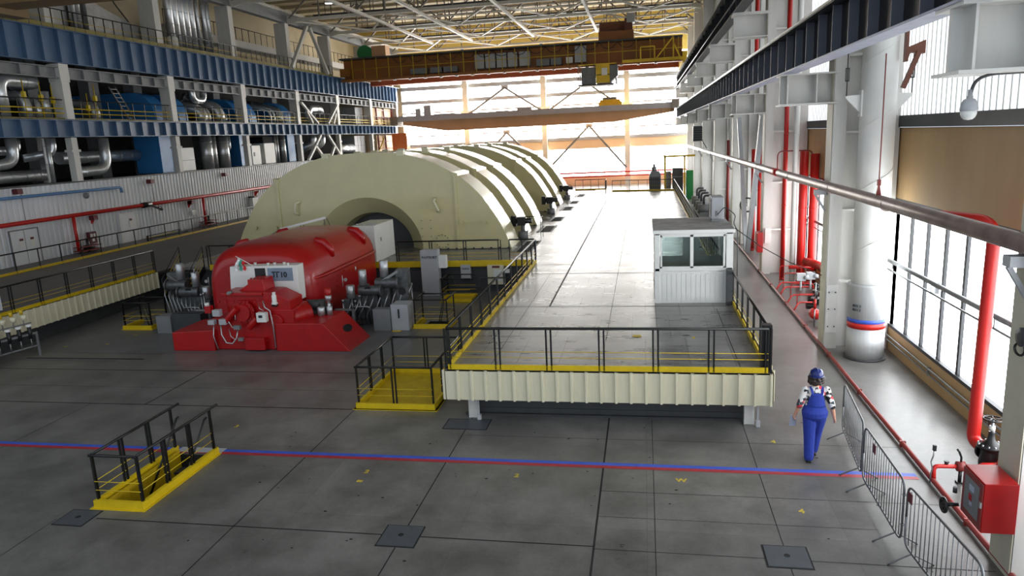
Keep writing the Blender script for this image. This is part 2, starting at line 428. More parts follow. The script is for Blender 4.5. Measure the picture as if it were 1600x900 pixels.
fl.cur = 1; strip(fl, -18.9, -14.8, 18.32, 18.4, .006)
for x0, x1, y0, y1 in HOLES:   # concrete cut edges of the stair openings and their dark wells
    for a in ((x0, y0, x1, y0), (x1, y0, x1, y1), (x1, y1, x0, y1), (x0, y1, x0, y0)):
        fl.add([(a[0], a[1], 0), (a[2], a[3], 0), (a[2], a[3], -2.6), (a[0], a[1], -2.6)], [(0, 1, 2, 3)])
    fl.add([(x0, y0, -2.6), (x1, y0, -2.6), (x1, y1, -2.6), (x0, y1, -2.6)], [(0, 1, 2, 3)])
M['pit'] = floor_mat('machine_bay_slabs', (104, 105, 106), (2.4, 3.1), 0.06, 0.4, mortar=.006, mdark=.7, stain=.25)
struct('floor', fl, [M['floor'], M['joint'], M['blue_paint'], M['red_paint'], M['yellow_mark'], M['pit']])

dk = MB()
dk.box(-4.2, 2.45, 14.2, 62.0, DECK - .12, DECK); dk.cur = 1
for x, wd, ya, yb in ((-2.7, .05, 19.9, 59), (-.92, .016, 16.5, 60), (.28, .012, 14.3, 24.9), (1.9, .02, 14.6, 19.6), (-3.3, .014, 14.4, 24.9)): strip(dk, x - wd / 2, x + wd / 2, ya, yb, DECK + .002)
for y, wd, xa, xb in ((24.9, .05, -4.1, .27), (19.92, .045, -4.1, 2.3), (30.4, .03, -4.1, -2.7), (15.0, .015, .6, 2.2), (26.7, .04, -3.85, -2.75), (36, .02, -4, 2.3), (42, .02, -4, 2.3), (48, .02, -4, 2.3), (33, .014, -2.7, 2.3)): strip(dk, xa, xb, y - wd / 2, y + wd / 2, DECK + .002)
for i in range(40):
    x, y = random.uniform(-3.6, 2.1), random.uniform(14.8, 40); a, b = random.uniform(.02, .14), random.uniform(.01, .03); dk.add([(x + a * math.cos(k * PI / 4), y + b * math.sin(k * PI / 4), DECK + .003) for k in range(8)], [tuple(range(8))])
struct('floor_middle', dk, [M['deck'], M['joint']])
dk = MB()
dk.box(-20.0, -4.2, 27.4, 64.0, DECK - .12, DECK - .001)
struct('floor_rear', dk, M['deck'])
dk = MB(); dk.box(-28.8, -20.0, 12, 86, DECK - .12, DECK - .002)
struct('floor_left', dk, M['deck_left'])

def clad_run(p, q, out, z0=.54, z1=DECK, pitch=.30):
    """Ribbed sheet between two plan points, ribs standing out along 'out'."""
    mb = MB(); p, q, out = Vector(p), Vector(q), Vector(out); L = (q - p).length; d = (q - p) / L; n = max(1, round(L / pitch)); st = L / n
    prof = []
    for i in range(n):
        a = i * st
        prof += [(a, 0), (a + st * .80, 0), (a + st * .83, .055), (a + st * .97, .055)]
    prof.append((L, 0))
    for i in range(len(prof) - 1):
        (a, oa), (b, ob) = prof[i], prof[i + 1]; A = p + d * a + out * oa; B = p + d * b + out * ob
        mb.add([(A.x, A.y, z0), (B.x, B.y, z0), (B.x, B.y, z1), (A.x, A.y, z1)], [(0, 1, 2, 3)])
    mb.add([(p.x, p.y, z1), (q.x, q.y, z1), (q.x, q.y, z1 - .02), (p.x, p.y, z1 - .02)], [(0, 1, 2, 3)])
    I = -out * .04
    mb.add([(p.x + I.x, p.y + I.y, z0), (q.x + I.x, q.y + I.y, z0), (q.x + I.x, q.y + I.y, z1), (p.x + I.x, p.y + I.y, z1)], [(0, 1, 2, 3)])
    return mb
struct('trim_1', clad_run((-4.22, 14.16), (2.47, 14.16), (0, -1)), M['cream_clad'])
struct('trim_2', clad_run((-4.24, 27.3), (-4.24, 14.16), (-1, 0)), M['cream_clad'])
struct('trim_3', clad_run((2.49, 14.16), (2.49, 62), (1, 0)), M['cream_clad'])
struct('trim_4', clad_run((-19.96, 12), (-19.96, 26.3), (1, 0)), M['cream_clad'])
struct('trim_5', clad_run((-17.9, 27.36), (-16.6, 27.36), (0, -1)), M['cream_clad'])
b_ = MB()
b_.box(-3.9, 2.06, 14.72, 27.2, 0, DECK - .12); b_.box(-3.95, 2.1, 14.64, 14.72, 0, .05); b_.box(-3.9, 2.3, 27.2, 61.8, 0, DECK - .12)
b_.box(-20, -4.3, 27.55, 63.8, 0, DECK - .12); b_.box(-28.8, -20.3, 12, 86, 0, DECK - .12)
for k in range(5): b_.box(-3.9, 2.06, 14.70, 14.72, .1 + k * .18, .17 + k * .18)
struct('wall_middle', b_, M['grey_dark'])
kerb = MB(); kerb.box(-18.2, -4.26, 27.34, 27.40, DECK - .14, DECK + .1)
struct('trim_6', kerb, M['yellow'])

# left wall: ribbed white sheet
def ribbed(p, q, out, z0, z1, pitch, depth, duty=.5):
    mb = MB(); p, q, out = Vector(p), Vector(q), Vector(out); L = (q - p).length; d = (q - p) / L; n = max(1, round(L / pitch)); st = L / n; prof = []
    for i in range(n):
        a = i * st; prof += [(a, 0), (a + st * (duty - .08), 0), (a + st * duty, depth), (a + st * .92, depth)]
    prof.append((L, 0))
    for i in range(len(prof) - 1):
        (a, oa), (b, ob) = prof[i], prof[i + 1]; A = p + d * a + out * oa; B = p + d * b + out * ob
        mb.add([(A.x, A.y, z0), (B.x, B.y, z0), (B.x, B.y, z1), (A.x, A.y, z1)], [(0, 1, 2, 3)])
    return mb
wl = ribbed((-28.85, 14), (-28.85, 86), (1, 0), DECK, 4.78, .30, .045)
wl.cur = 1; wl.box(-29.2, -28.78, 14, 86, 4.76, 4.84)
struct('wall_left', wl, [M['white_wall'], M['grey_dark']])
bl = MB(); bl.box(-37, -36.8, 14, 86, 0, 12.4)
struct('wall_left_back', bl, M['dark_wall'])
fl2 = MB(); fl2.box(-36.8, -28.9, 14, 86, 4.6, 4.76); fl2.box(-36.8, -28.75, 14, 86, 7.86, 7.93); fl2.box(-36.8, -28.75, 14, 86, 12.3, 12.42)
struct('floor_upper', fl2, M['grey_dark'])
ul = MB(); ul.box(-34.3, -34.1, 14, 88, 12.4, 19.2)
struct('wall_left_upper', ul, M['cream_wall'])

# ceiling deck with purlins
rf = MB(); rf.box(-38, 9, 8, 89, 19.2, 19.4)
for i in range(28): rf.box(-38, 9, 9 + i * 2.8, 9.16 + i * 2.8, 18.95, 19.2)
struct('ceiling', rf, M['roof'])

# right wall
COLY = [9.5, 19.95, 30.5, 41.0, 51.4, 61.9, 72.4, 82.9]
wr = MB(); wr.box(6.36, 6.62, 0.5, 86, 0, .62)
struct('baseboard_right', wr, M['tan'])
wr = MB(); wr.box(6.38, 6.6, 0.5, 86, 4.02, 5.78)
struct('wall_right', wr, M['tan'])
wr = MB(); wr.box(6.30, 6.62, 0.5, 86, 5.80, 6.08)
struct('trim_7', wr, M['grey_dark'])
wr = MB(); wr.box(6.40, 6.6, 0.5, 86, 13.0, 19.2)
struct('wall_right_upper', wr, M['white_col'])
up = ribbed((6.46, 0.5), (6.46, 86), (-1, 0), 6.08, 13.0, .26, .03, .86)  # upper stretch of this glowing sheet added for light from above
wh = struct('window_22', up, M['pane_high'])
m = MB()
for k in range(330): y = .5 + .26 * k; m.box(6.405, 6.42, y - .014, y + .014, 6.08, 13)
m.build('window_rib', M['white'], wh)
ed = [0.5] + COLY + [86]
for i in range(len(ed) - 1):
    y0, y1 = ed[i], ed[i + 1]
    pn = MB(); pn.box(6.46, 6.48, y0, y1, .62, 4.02)
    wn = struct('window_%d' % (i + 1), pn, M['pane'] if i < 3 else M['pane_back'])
    fr = MB(); n = max(1, round((y1 - y0) / 1.0)); st = (y1 - y0) / n
    for k in range(n + 1):
        tk = .11 if k == 5 else .052
        fr.box(6.40, 6.46, y0 + k * st - tk, y0 + k * st + tk, .62, 4.02)
    fr.box(6.36, 6.46, y0, y1, .62, .70); fr.box(6.38, 6.46, y0, y1, 3.95, 4.02)
    fr.build('window_frame', M['mullion'], wn)
tr = MB(); tr.tube([(6.28, .5, 2.40), (6.28, 86, 2.40)], .055, 8); tr.tube([(6.25, .5, 2.18), (6.25, 86, 2.18)], .022, 6)
tr.tube([(6.3, .5, .42), (6.3, 86, .42)], .02, 6); tr.tube([(6.3, .5, .3), (6.3, 86, .3)], .02, 6)
for y in range(2, 86, 3): tr.box(6.24, 6.42, y - .02, y + .02, 2.16, 2.42); tr.box(6.29, 6.38, y - .02, y + .02, .26, .46)
struct('trim_8', tr, M['steel'])

# far end wall
YF = 86.0
fw = MB(); fw.box(-37, 6.6, YF, YF + .3, 0, 1.15); fw.box(-37, 6.6, YF, YF + .3, 4.3, 5.45)
struct('wall_far', fw, M['orange_wall'])
fw = MB(); fw.box(-37, 6.6, YF, YF + .3, 14.7, 19.2)
for z in (14.9, 15.7, 16.5, 17.3): fw.box(-37, 6.6, YF - .06, YF, z, z + .09)
struct('wall_far_upper', fw, M['end_yellow'])
fw = MB(); fw.box(-37, -28.7, YF - .1, YF + .3, 1.15, 14.7)
struct('wall_far_left', fw, M['cream_wall'])
pn = MB(); pn.box(-28.7, 6.6, YF + .1, YF + .12, 1.15, 4.3)
o = struct('window_20', pn, M['pane_far'])
fr = MB()
for i in range(24): fr.box(-28.6 + i * 1.5, -28.55 + i * 1.5, YF + .05, YF + .1, 1.15, 4.3)
fr.box(-28.7, 6.6, YF + .05, YF + .1, 2.9, 2.95)
fr.build('window_frame', M['grey_light'], o)
pn = MB(); pn.box(-28.7, 6.6, YF + .1, YF + .12, 5.45, 14.7)
o = struct('window_21', pn, M['pane_far'])
fr = MB()
for z, h in ((5.5, .34), (6.6, .14), (9.35, .16), (10.6, .42), (12.2, .46), (14.3, .5)): fr.box(-28.7, 6.6, YF - .1, YF + .08, z - h / 2, z + h / 2)
fr.build('window_frame', M['grey_light'], o)
# ------------------------------------------------------------------ right side: columns, crane girders, pipes
def girder(name, label, x0, x1, z0, z1, y0, y1, side, step, m, mf, group=None, phase=0.0, ms=None):
    """Plate girder along y with stiffeners on one side (side = -1: towards -x)."""
    t = thing(name, label, 'girder', ((x0 + x1) / 2, y0, z0), group)
    xw = x1 - .06 if side < 0 else x0 + .06
    MB().box(xw - .012, xw + .012, y0, y1, z0 + .03, z1 - .03).build('web', m, t)
    MB().box(x0, x1, y0, y1, z0, z0 + .035).build('bottom_flange', mf, t)
    MB().box(x0, x1, y0, y1, z1 - .035, z1).build('top_flange', m, t)
    xa, xb = (x0 + .02 + (.10 if ms is not m else 0), xw) if side < 0 else (xw, x1 - .02)
    n = int((y1 - y0 - phase) / step); first = None; ms = ms or m
    for k in range(min(n, 99)):
        y = y0 + phase + k * step
        if first is None: first = MB().box(xa, xb, y - .012, y + .012, z0 + .035, z1 - .035).build('stiffener', ms, t)
        else: inst(first, 'stiffener', t, (0, k * step, 0))
    return t
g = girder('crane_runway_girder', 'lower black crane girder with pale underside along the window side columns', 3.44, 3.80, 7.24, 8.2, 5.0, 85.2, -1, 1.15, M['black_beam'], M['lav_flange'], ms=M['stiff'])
MB().box(3.52, 3.66, 5, 85.2, 8.2, 8.30).build('crane_rail', M['alu'], g)
g = girder('crane_runway_girder', 'upper black crane girder high on the window side columns', 3.44, 3.84, 10.3, 11.55, 20, 85.2, -1, 2.1, M['black_beam'], M['black_beam'])
MB().box(3.50, 3.66, 20, 85.2, 11.55, 11.67).build('crane_rail', M['black_beam'], g)
MB().tube([(3.40, 20, 10.62), (3.40, 85.2, 10.62)], .035, 6).build('conductor_pipe', M['alu'], g)

CT = {0: 'nearest white steel column at the right picture edge, red cabinet on its foot', 1: 'white steel column with bolted plates just left of the round pillar', 2: 'white steel column behind the two thick red standpipes', 3: 'white steel column behind the small white cabin roof, flanked by slanted struts'}
for i, y in enumerate([9.45] + COLY[1:]):
    lab = CT.get(i, '%s white steel column from the camera along the window wall' % ORD[i])
    t = thing('steel_column', lab, 'column', (4.9, y, 0), 'white steel columns along the window wall')
    m = MB(); xa = 4.68 if i == 0 else 4.74
    m.box(xa, xa + .33, y, y + .05, 0, 17); m.box(xa, xa + .33, y + .5, y + .55, 0, 17); m.box(xa + .13, xa + .2, y + .05, y + .5, 0, 17)
    m.build('front_flange_post', M['white_col'], t)
    MB().box(xa - .015, xa + .01, y + .0, y + .55, 0, 17).build('side_plate', M['shade_col'], t)
    if i > 0:
        m = MB(); m.box(xa + .33, 6.34, y + .26, y + .32, 0, 17)
        for zz in (1.8, 3.7, 5.7, 7.6, 9.6, 11.6, 13.6): m.box(xa + .33, 6.34, y + .08, y + .28, zz, zz + .06)
        m.box(5.55, 5.63, y + .05, y + .28, 0, 17); m.box(6.02, 6.34, y + .0, y + .55, 0, 17)
        m.build('web_plate', M['white_col'], t)
    yc = y; y = y - .18 if i else 9.0
    m = MB(); m.box(3.48, xa + .0, y + .45, y + .52, 6.50, 7.20); m.box(3.46, xa + .1, y + .1, y + .9, 6.46, 6.50); m.box(3.46, xa + .1, y + .1, y + .9, 7.2, 7.24); m.box(3.60, 3.63, y + .12, y + .45, 6.5, 7.2); m.box(4.3, 4.33, y + .12, y + .45, 6.5, 7.2)
    m.build('corbel', M['white_col'], t)
    if i > 0:
        m = MB(); m.box(3.5, xa, y + .45, y + .52, 9.4, 10.2); m.box(3.46, xa, y + .1, y + .9, 9.36, 9.4); m.box(3.46, xa + .1, y + .1, y + .9, 10.2, 10.3)
        m.build('upper_corbel', M['white_col'], t)
    y = yc
    if i in (1,):
        p = MB().box(xa + .03, xa + .31, y - .02, y, .45, 1.75).build('bolted_plate', M['white'], t)
        q = MB()
        for zz in (.62, 1.1, 1.56):
            for dx in (.09, .25): q.cyl((xa + dx, y - .045, zz), (xa + dx, y - .02, zz), .018, 8)
        q.build('bolt', M['grey_dark'], p)
# slanted struts between two columns
for k, (ya, yb, wh) in enumerate(((32.0, 35.6, 'nearer'), (39.6, 36.0, 'farther'))):
    tag(MB().beam((4.85, ya, 6.4), (4.85, yb, .05), .20, .26).build('slanted_strut', M['grey_light']), 'pale slanted strut between white columns past the cabin, the %s leg' % wh, 'strut')

# big round pillar
t = thing('round_pillar', 'large round white pillar with blue and red bands beside the windows', 'pillar', (5.58, 19.2, 0))
px, py = 5.58, 19.2
MB().lathe([(.40, 1.93), (.40, 14.5)], (px, py, 0), n=40).build('shaft', M['white'], t)
MB().lathe([(.45, .0), (.45, .83), (.45, .83)], (px, py, 0), n=40).lathe([(.45, 1.08), (.45, 1.90), (.47, 1.92), (.47, 1.96), (.40, 1.97)], (px, py, 0), n=40).build('metal_sleeve', M['sleeve'], t)
MB().lathe([(.453, .83), (.453, .98)], (px, py, 0), n=40).build('red_band', M['red_pipe'], t, label='red painted band')
MB().lathe([(.453, .98), (.453, 1.08)], (px, py, 0), n=40).build('blue_band', M['blue_paint'], t, label='blue painted band')
MB().lathe([(.50, 0.0), (.50, .04)], (px, py, 0), n=40).build('base_ring', M['grey_dark'], t)
sm = MB(); sm.tube([(px + .402 * math.cos(a * .1), py + .402 * math.sin(a * .1), 1.95 + a * .1 * .24) for a in range(500)], .008, 5); sm.build('spiral_seam', M['white'], t)
tx = MB()
for r_, row in enumerate(((-2.62, .012), (-2.5, .02), (-2.36, .01), (-2.2, .016))):
    for zz in (1.30, 1.40):
        a = row[0]; tx.box(px + .452 * math.cos(a) - row[1], px + .452 * math.cos(a) + row[1], py + .452 * math.sin(a) - .02, py + .452 * math.sin(a), zz, zz + .06)
tx.build('stencilled_writing', M['ink'], t)
e = MB()
for s in (-1, 1):
    e.prism([(px + s * .38, 6.62), (px + s * .75, 6.60), (px + s * .75, 6.55), (px + s * .38, 6.15)], 'y', py - .03, py + .03); e.box(px + s * .36 - .06, px + s * .36 + .06, py - .12, py + .12, 6.1, 6.72)
e.build('lifting_ear', M['white'], t)
for s, wh in ((-1, 'left'), (1, 'right')):
    x = px + s * .73
    h = thing('turnbuckle_hanger', 'black turnbuckle rod hanging at the %s ear of the round pillar' % wh, 'hanger', (x, py, 6.6), 'turnbuckle rods on the round pillar')
    MB().tube([(x, py, 6.6), (x, py, 7.5 if s > 0 else 7.9)], .013, 6).build('rod', M['black'], h)
    m = MB(); m.box(x - .045, x - .025, py - .012, py + .012, 6.95, 7.25); m.box(x + .025, x + .045, py - .012, py + .012, 6.95, 7.25); m.box(x - .045, x + .045, py - .012, py + .012, 7.23, 7.26); m.box(x - .045, x + .045, py - .012, py + .012, 6.94, 6.97)
    m.build('turnbuckle', M['black'], h)
br = thing('brown_bracket', 'brown steel bracket with slanted brace up beside the round pillar', 'bracket', (6.3, 18.9, 6.9))
m = MB(); m.prism([(6.06, 7.62), (6.42, 7.76), (6.42, 7.46), (6.1, 7.5), (6.06, 7.36)], 'y', 18.8, 19.0); m.box(6.01, 6.06, 18.8, 19, 7.3, 8.0); m.build('plate', M['brown'], br)
MB().beam((6.25, 18.7, 7.5), (5.95, 18.7, 6.7), .1, .1).build('brace', M['brown'], br)

# long pipe hung along the columns
t = thing('overhead_pipe', 'long brown-grey pipe running the length of the window side columns', 'pipe', (4.6, 4, 4.4))
m = MB(); m.tube([(4.6, 4, 4.44), (4.6, 14, 4.42), (4.6, 27, 4.36), (4.6, 84, 4.22)], .125, 16); m.build('pipe_run', M['pipe_brown'], t)
m = MB()
for y in (14.9, 19.1, 24.3, 31, 37, 43, 49, 55): m.cyl((4.6, y, 4.44 - .003 * y), (4.6, y + .05, 4.44 - .003 * y), .134, 16)
m.build('weld_collar', M['pipe_brown'], t)
MB().cyl((4.6, 26.4, 4.36), (4.6, 27.6, 4.36), .132, 16).build('red_painted_length', M['red_pipe'], t, label='short red length of the long pipe')
m = MB(); m.tube([(4.6, 15.5, 4.55), (4.6, 15.5, 7.24)], .012, 6); m.box(4.57, 4.63, 15.47, 15.53, 4.72, 4.84); m.prism([(4.55, 4.53), (4.65, 4.53), (4.615, 4.72), (4.585, 4.72)], 'y', 15.48, 15.52)
m.build('hanger_rod', M['red_dull'], t)
for y in (9.75, 20.2, 30.75, 41.3, 51.7, 62.2):
    m = MB(); m.box(4.42, 4.72, y - .1, y + .1, 4.14, 4.28); m.beam((4.7, y, 3.72), (4.45, y, 4.14), .06, .06)
    m.build('support_bracket', M['grey_light'], t)

# red pipes by column 2
def standpipe(name, label, x, y, r, z1, m, extra=None, z0=0.0):
    t = thing(name, label, 'pipe', (x, y, z0)); MB().tube([(x, y, z0), (x, y, z1)], r, 14).build('pipe_run', m, t)
    q = MB()
    for z in [q_ for q_ in (z0 + .02, 2.9, 5.6) if q_ >= z0 and q_ < z1]: q.cyl((x, y, z), (x, y, z + .06), r * 1.06, 14)
    q.build_each('pipe_collar', m, t); return t
standpipe('red_standpipe', 'slim red standpipe left of the white pipe rising past the long pipe', 5.32, 29.3, .085, 12, M['red_pipe'])
standpipe('white_standpipe', 'slim white standpipe between the red ones by the third column', 5.56, 28.6, .10, 12, M['white'])
standpipe('red_standpipe', 'thick red standpipe directly right of the white standpipe', 5.84, 28.5, .155, 5.0, M['red_pipe'])
standpipe('red_standpipe', 'thick red standpipe nearest the window by the third column', 6.20, 28.4, .16, 4.9, M['red_pipe'])
tag(MB().tube(fillet([(4.95, 28.8, 4.35), (4.95, 28.8, 5.02), (6.14, 28.6, 5.02), (6.14, 28.6, 4.3)], .2), .025, 8).build('pipe_hoop', M['red_dull']), 'thin red pipe hoop over the long pipe by the red standpipes', 'pipe')
standpipe('red_standpipe', 'far left red standpipe between the slanted struts', 5.2, 36.6, .11, 4.9, M['red_pipe'])
standpipe('red_standpipe', 'far right red standpipe between the slanted struts', 5.55, 36.9, .11, 5.0, M['red_pipe'])
standpipe('red_standpipe', 'distant red standpipe beyond the slanted struts', 5.2, 47.5, .10, 5.2, M['red_dull'])
standpipe('red_standpipe', 'high red pipe between white columns above the lower black girder', 4.9, 34.4, .09, 12.2, M['red_pipe'], z0=8.4)
for i, y in enumerate((44.6, 46.0, 49.2, 53.5, 55.5)):
    standpipe('white_standpipe', 'distant white pipe against the window wall, %s from the camera' % ORD[i], 5.6, y, .24, 6.6, M['white'])

# hydrant valve group by column 2
t = thing('valve_group', 'cluster of red pipes and valves on the floor left of the bolted column', 'valves', (5.6, 25.5, 0))
m = MB()
for k, (y, x1) in enumerate(((27.4, 6.0), (26.6, 5.9), (25.3, 5.6), (24.2, 5.4))):
    m.tube(fillet([(4.76, y - .25, .08), (4.95, y, .28), (x1, y, .28)], .1), .027, 8); m.tube(fillet([(4.95, y + .3, .1), (4.95, y + .3, .85 - .12 * k), (5.7, y + .3, .85 - .12 * k), (5.7, y + .3, .3)], .12), .015, 6)
m.build_each('red_branch_pipe', M['red_pipe'], t)
m = MB()
m.tube(fillet([(5.9, 28.0, .95), (6.25, 27.2, .95), (6.25, 26.2, .95), (6.25, 26.2, .3)], .25), .15, 14); m.tube(fillet([(5.3, 27.9, .75), (6.1, 27.95, .75)], .2), .06, 10)
m.build_each('red_elbow', M['red_pipe'], t)
m = MB()
for x, y in ((5.13, 22.75), (5.26, 22.0)): m.lathe([(.05, -.2), (.15, -.16), (.17, 0), (.15, .16), (.05, .2)], (x, y, .26), 'y', 16)
m.build_each('red_valve_cap', M['red_pipe'], t)
m = MB()
for x, y in ((5.35, 23.6), (5.62, 22.9), (5.6, 24.6)):
    m.lathe([(.16, 0), (.16, .05), (.11, .07), (.11, .3), (.17, .32), (.17, .37)], (x, y, .2), 'z', 14); m.cyl((x, y, .5), (x, y, .8), .04, 8); m.torus((x, y, .8), .12, .015)
    m.cyl((x - .3, y, .3), (x + .3, y, .3), .1, 12)
m.build_each('black_valve', M['black'], t)
m = MB()
for x, y, z in ((5.15, 25.0, .85), (5.5, 25.2, .85)): m.box(x - .14, x + .14, y - .1, y + .1, z, z + .24); m.cyl((x, y, .5), (x, y, z), .035, 8); m.cyl((x + .1, y - .1, z + .12), (x + .22, y - .1, z + .12), .07, 12)
m.build('actuator', M['grey_light'], t)
h = thing('hose_stand', 'red upright hose stand at the floor pipe by the valve cluster', 'stand', (5.0, 22.2, 0))
MB().cyl((5.0, 22.2, 0), (5.0, 22.2, .55), .02, 8).build('post', M['steel'], h); MB().cyl((5.0, 22.2, .55), (5.0, 22.2, .85), .04, 8).build('red_sleeve', M['red_pipe'], h); MB().cyl((5.0, 22.2, .85), (5.0, 22.2, 1.35), .02, 8).build('mast', M['steel'], h)
# red box on column 2
t = thing('hydrant_cabinet', 'small red hydrant cabinet on the third white column', 'cabinet', (4.62, 30.0, .95))
MB().box(4.50, 4.72, 30.2, 30.8, .95, 1.75).build('case', M['red'], t, .01); MB().box(4.485, 4.50, 30.25, 30.75, 1.0, 1.7).build('door', M['red'], t)
MB().box(4.82, 5.02, 30.4, 30.5, 1.3, 1.9).build('switch_box', M['white'], t)

# floor pipe
t = thing('floor_pipe', 'thin dull red pipe lying along the floor by the windows', 'pipe', (4.72, 3, 0))
MB().tube([(4.70, 3, .07), (4.72, 40, .07)], .042, 10).build('pipe_run', M['red_dull'], t)
q = MB()
for y in (5, 8, 10.8, 13.6, 16.4, 19.2, 22, 25, 28, 31): q.box(4.66, 4.76, y - .02, y + .02, 0, .12)
q.build('pipe_clip', M['red_dull'], t)

# big red pipe, hand valve and branch at right front
t = thing('red_riser', 'thick red riser pipe bending down in front of the right windows', 'pipe', (5.55, 12.5, .5))
MB().tube(fillet([(4.98, 14.2, 4.28), (5.66, 12.95, 4.28), (5.60, 12.92, .48), (5.65, 12.66, .44), (5.66, 12.58, .44)], .34, 8), .105, 18).build('pipe_run', M['red_pipe'], t)
t = thing('gate_valve', 'black gate valve with handwheel behind the red cabinet', 'valve', (5.75, 12.0, 0))
vx, vy = 5.66, 12.42
MB().lathe([(.10, 0), (.15, .02), (.16, .10), (.14, .30), (.15, .36), (.20, .38), (.20, .42), (.11, .46), (.06, .52), (.045, .64), (.045, .66)], (vx, vy, .18), 'z', 24).build('valve_body', M['black'], t)
m = MB()
for k in range(12): a = k * PI / 6; m.cyl((vx + .19 * math.cos(a), vy + .175 * math.sin(a), .56), (vx + .175 * math.cos(a), vy + .175 * math.sin(a), .63), .014, 6)
m.build('flange_bolt', M['steel'], t)
MB().cyl((vx, vy, .7), (vx, vy, 1.06), .022, 8).build('spindle', M['steel'], t)
MB().cyl((vx, vy, .86), (vx, vy, .94), .045, 10).build('name_collar', M['white'], t)
m = MB(); m.torus((vx, vy, 1.06), .14, .015, n=28)
for k in range(5): a = k * 2 * PI / 5; m.cyl((vx, vy, 1.06), (vx + .14 * math.cos(a), vy + .14 * math.sin(a), 1.06), .012, 6)
m.build('handwheel', M['black'], t)
m = MB(); m.cyl((vx - .02, vy + .17, .45), (vx - .01, vy + .13, .45), .17, 20); m.cyl((vx, vy + .13, .44), (vx, vy, .43), .12, 14); m.build('side_flange', M['black'], t)
m = MB(); m.cyl((vx + .10, vy - .20, .34), (vx + .14, vy - .26, .34), .15, 18); m.build('red_flange', M['red_pipe'], t)
MB().cyl((vx, vy, 0), (vx, vy, .2), .09, 12).build('foot', M['black'], t)
t = thing('branch_pipe', 'red branch pipe with lever valve joining the floor pipe', 'pipe', (4.7, 12.0, .0))
MB().tube(fillet([(4.72, 12.14, .08), (4.72, 12.18, .30), (5.36, 12.2, .30)], .08), .036, 10).build('thin_pipe', M['red_pipe'], t)
MB().tube([(5.32, 12.2, .30), (5.42, 12.2, .30), (5.48, 12.2, .30), (5.95, 12.24, .30)], [.036, .045, .075, .075], 14).build('thick_pipe', M['red_pipe'], t)
m = MB(); m.lathe([(.06, -.07), (.085, -.06), (.085, .06), (.06, .07)], (5.14, 12.2, .30), 'x', 16); m.build('valve_body', M['red_dull'], t)
m = MB(); m.tube([(5.14, 12.2, .36), (5.14, 12.2, .46), (5.10, 12.2, .56), (5.07, 12.2, .60)], .018, 8); m.build('lever', M['black'], t)
m = MB(); m.cyl((4.92, 12.2, .33), (4.92, 12.2, .37), .03, 10); m.cyl((4.92, 12.2, .37), (4.92, 12.2, .39), .04, 12); m.build('gauge', M['black'], t)
m = MB(); m.box(5.09, 5.19, 12.15, 12.25, 0, .03); m.cyl((5.14, 12.2, .02), (5.14, 12.2, .22), .03, 8); m.build('foot', M['black'], t)
t = thing('hook_rod', 'thin upright hooked rod standing at the floor pipe bend', 'rod', (4.74, 12.0, 0))
MB().tube([(4.66, 12.12, .02), (4.66, 12.12, .18), (4.68, 12.12, .28), (4.65, 12.12, .40), (4.68, 12.12, .50), (4.69, 12.12, .62)], .011, 6).build('rod', M['steel'], t)
MB().box(4.665, 4.715, 12.095, 12.145, .60, .70).build('handle', M['black'], t, .006)

# red hose cabinet on the near column
t = thing('hose_cabinet', 'red fire hose cabinet with grey glazed door at the right front', 'cabinet', (4.4, 9.3, .75))
c = MB(); c.box(4.20, 4.60, 9.26, 9.84, .76, 1.44); c.build('case', M['red'], t, .008)
MB().box(4.182, 4.20, 9.27, 9.83, .78, 1.42).build('door', M['red_dull'], t, .004)
MB().box(4.174, 4.184, 9.34, 9.75, .88, 1.35).build('glazed_panel', M['grey_mid'], t)
m = MB(); m.box(4.168, 4.176, 9.47, 9.60, 1.20, 1.28); m.box(4.168, 4.176, 9.50, 9.57, 1.0, 1.05); m.build_each('paper_label', M['paper'], t)
MB().box(4.165, 4.186, 9.262, 9.30, 1.10, 1.18).build('latch', M['alu'], t)
MB().box(4.168, 4.177, 9.52, 9.6, 1.06, 1.15).build('red_mark', M['red'], t)
m = MB(); m.torus((4.0, 9.9, .80), .09, .026, (1, 0, 0), 16); m.cyl((3.99, 9.9, .80), (4.17, 9.86, .84), .03, 8)
for k in range(4): a = k * PI / 2; m.cyl((4.0, 9.9, .8), (4.0, 9.9 + .09 * math.cos(a), .8 + .09 * math.sin(a)), .014, 6)
m.build('valve_wheel', M['black'], t)
MB().cyl((4.12, 9.88, 1.0), (4.12, 9.88, 1.08), .03, 8).build('valve_knob', M['grey_dark'], t)
t = thing('white_cabinet', 'pale grey cabinet cut off by the right picture edge below the column', 'cabinet', (4.7, 8.6, 0))
MB().box(4.57, 5.2, 8.45, 8.93, .58, 1.62).build('case', M['grey_light'], t, .01); MB().box(4.53, 5.25, 8.42, 8.95, 1.62, 1.66).build('lid', M['white'], t); MB().box(4.75, 5.1, 8.6, 8.9, 0, .58).build('stand', M['grey_light'], t)
tag(MB().tube(fillet([(4.35, 8.3, .05), (4.5, 8.4, .35), (4.62, 8.7, .3), (4.6, 9.0, .05)], .1), .02, 8).build('cable_loop', M['black']), 'black cable loop on the floor by the white cabinet', 'cable')
t = thing('hose_reel', 'dark round hose reel fixed on the nearest column at the right edge', 'reel', (4.6, 9.5, 3.0))
m = MB(); m.lathe([(.05, 0), (.12, .01), (.12, .12), (.05, .13)], (4.53, 9.5, 3.3), 'x', 20); m.build('drum', M['grey_dark'], t); MB().torus((4.58, 9.56, 3.13), .08, .016, (1, .3, 0), 18).build('loop', M['black'], t)

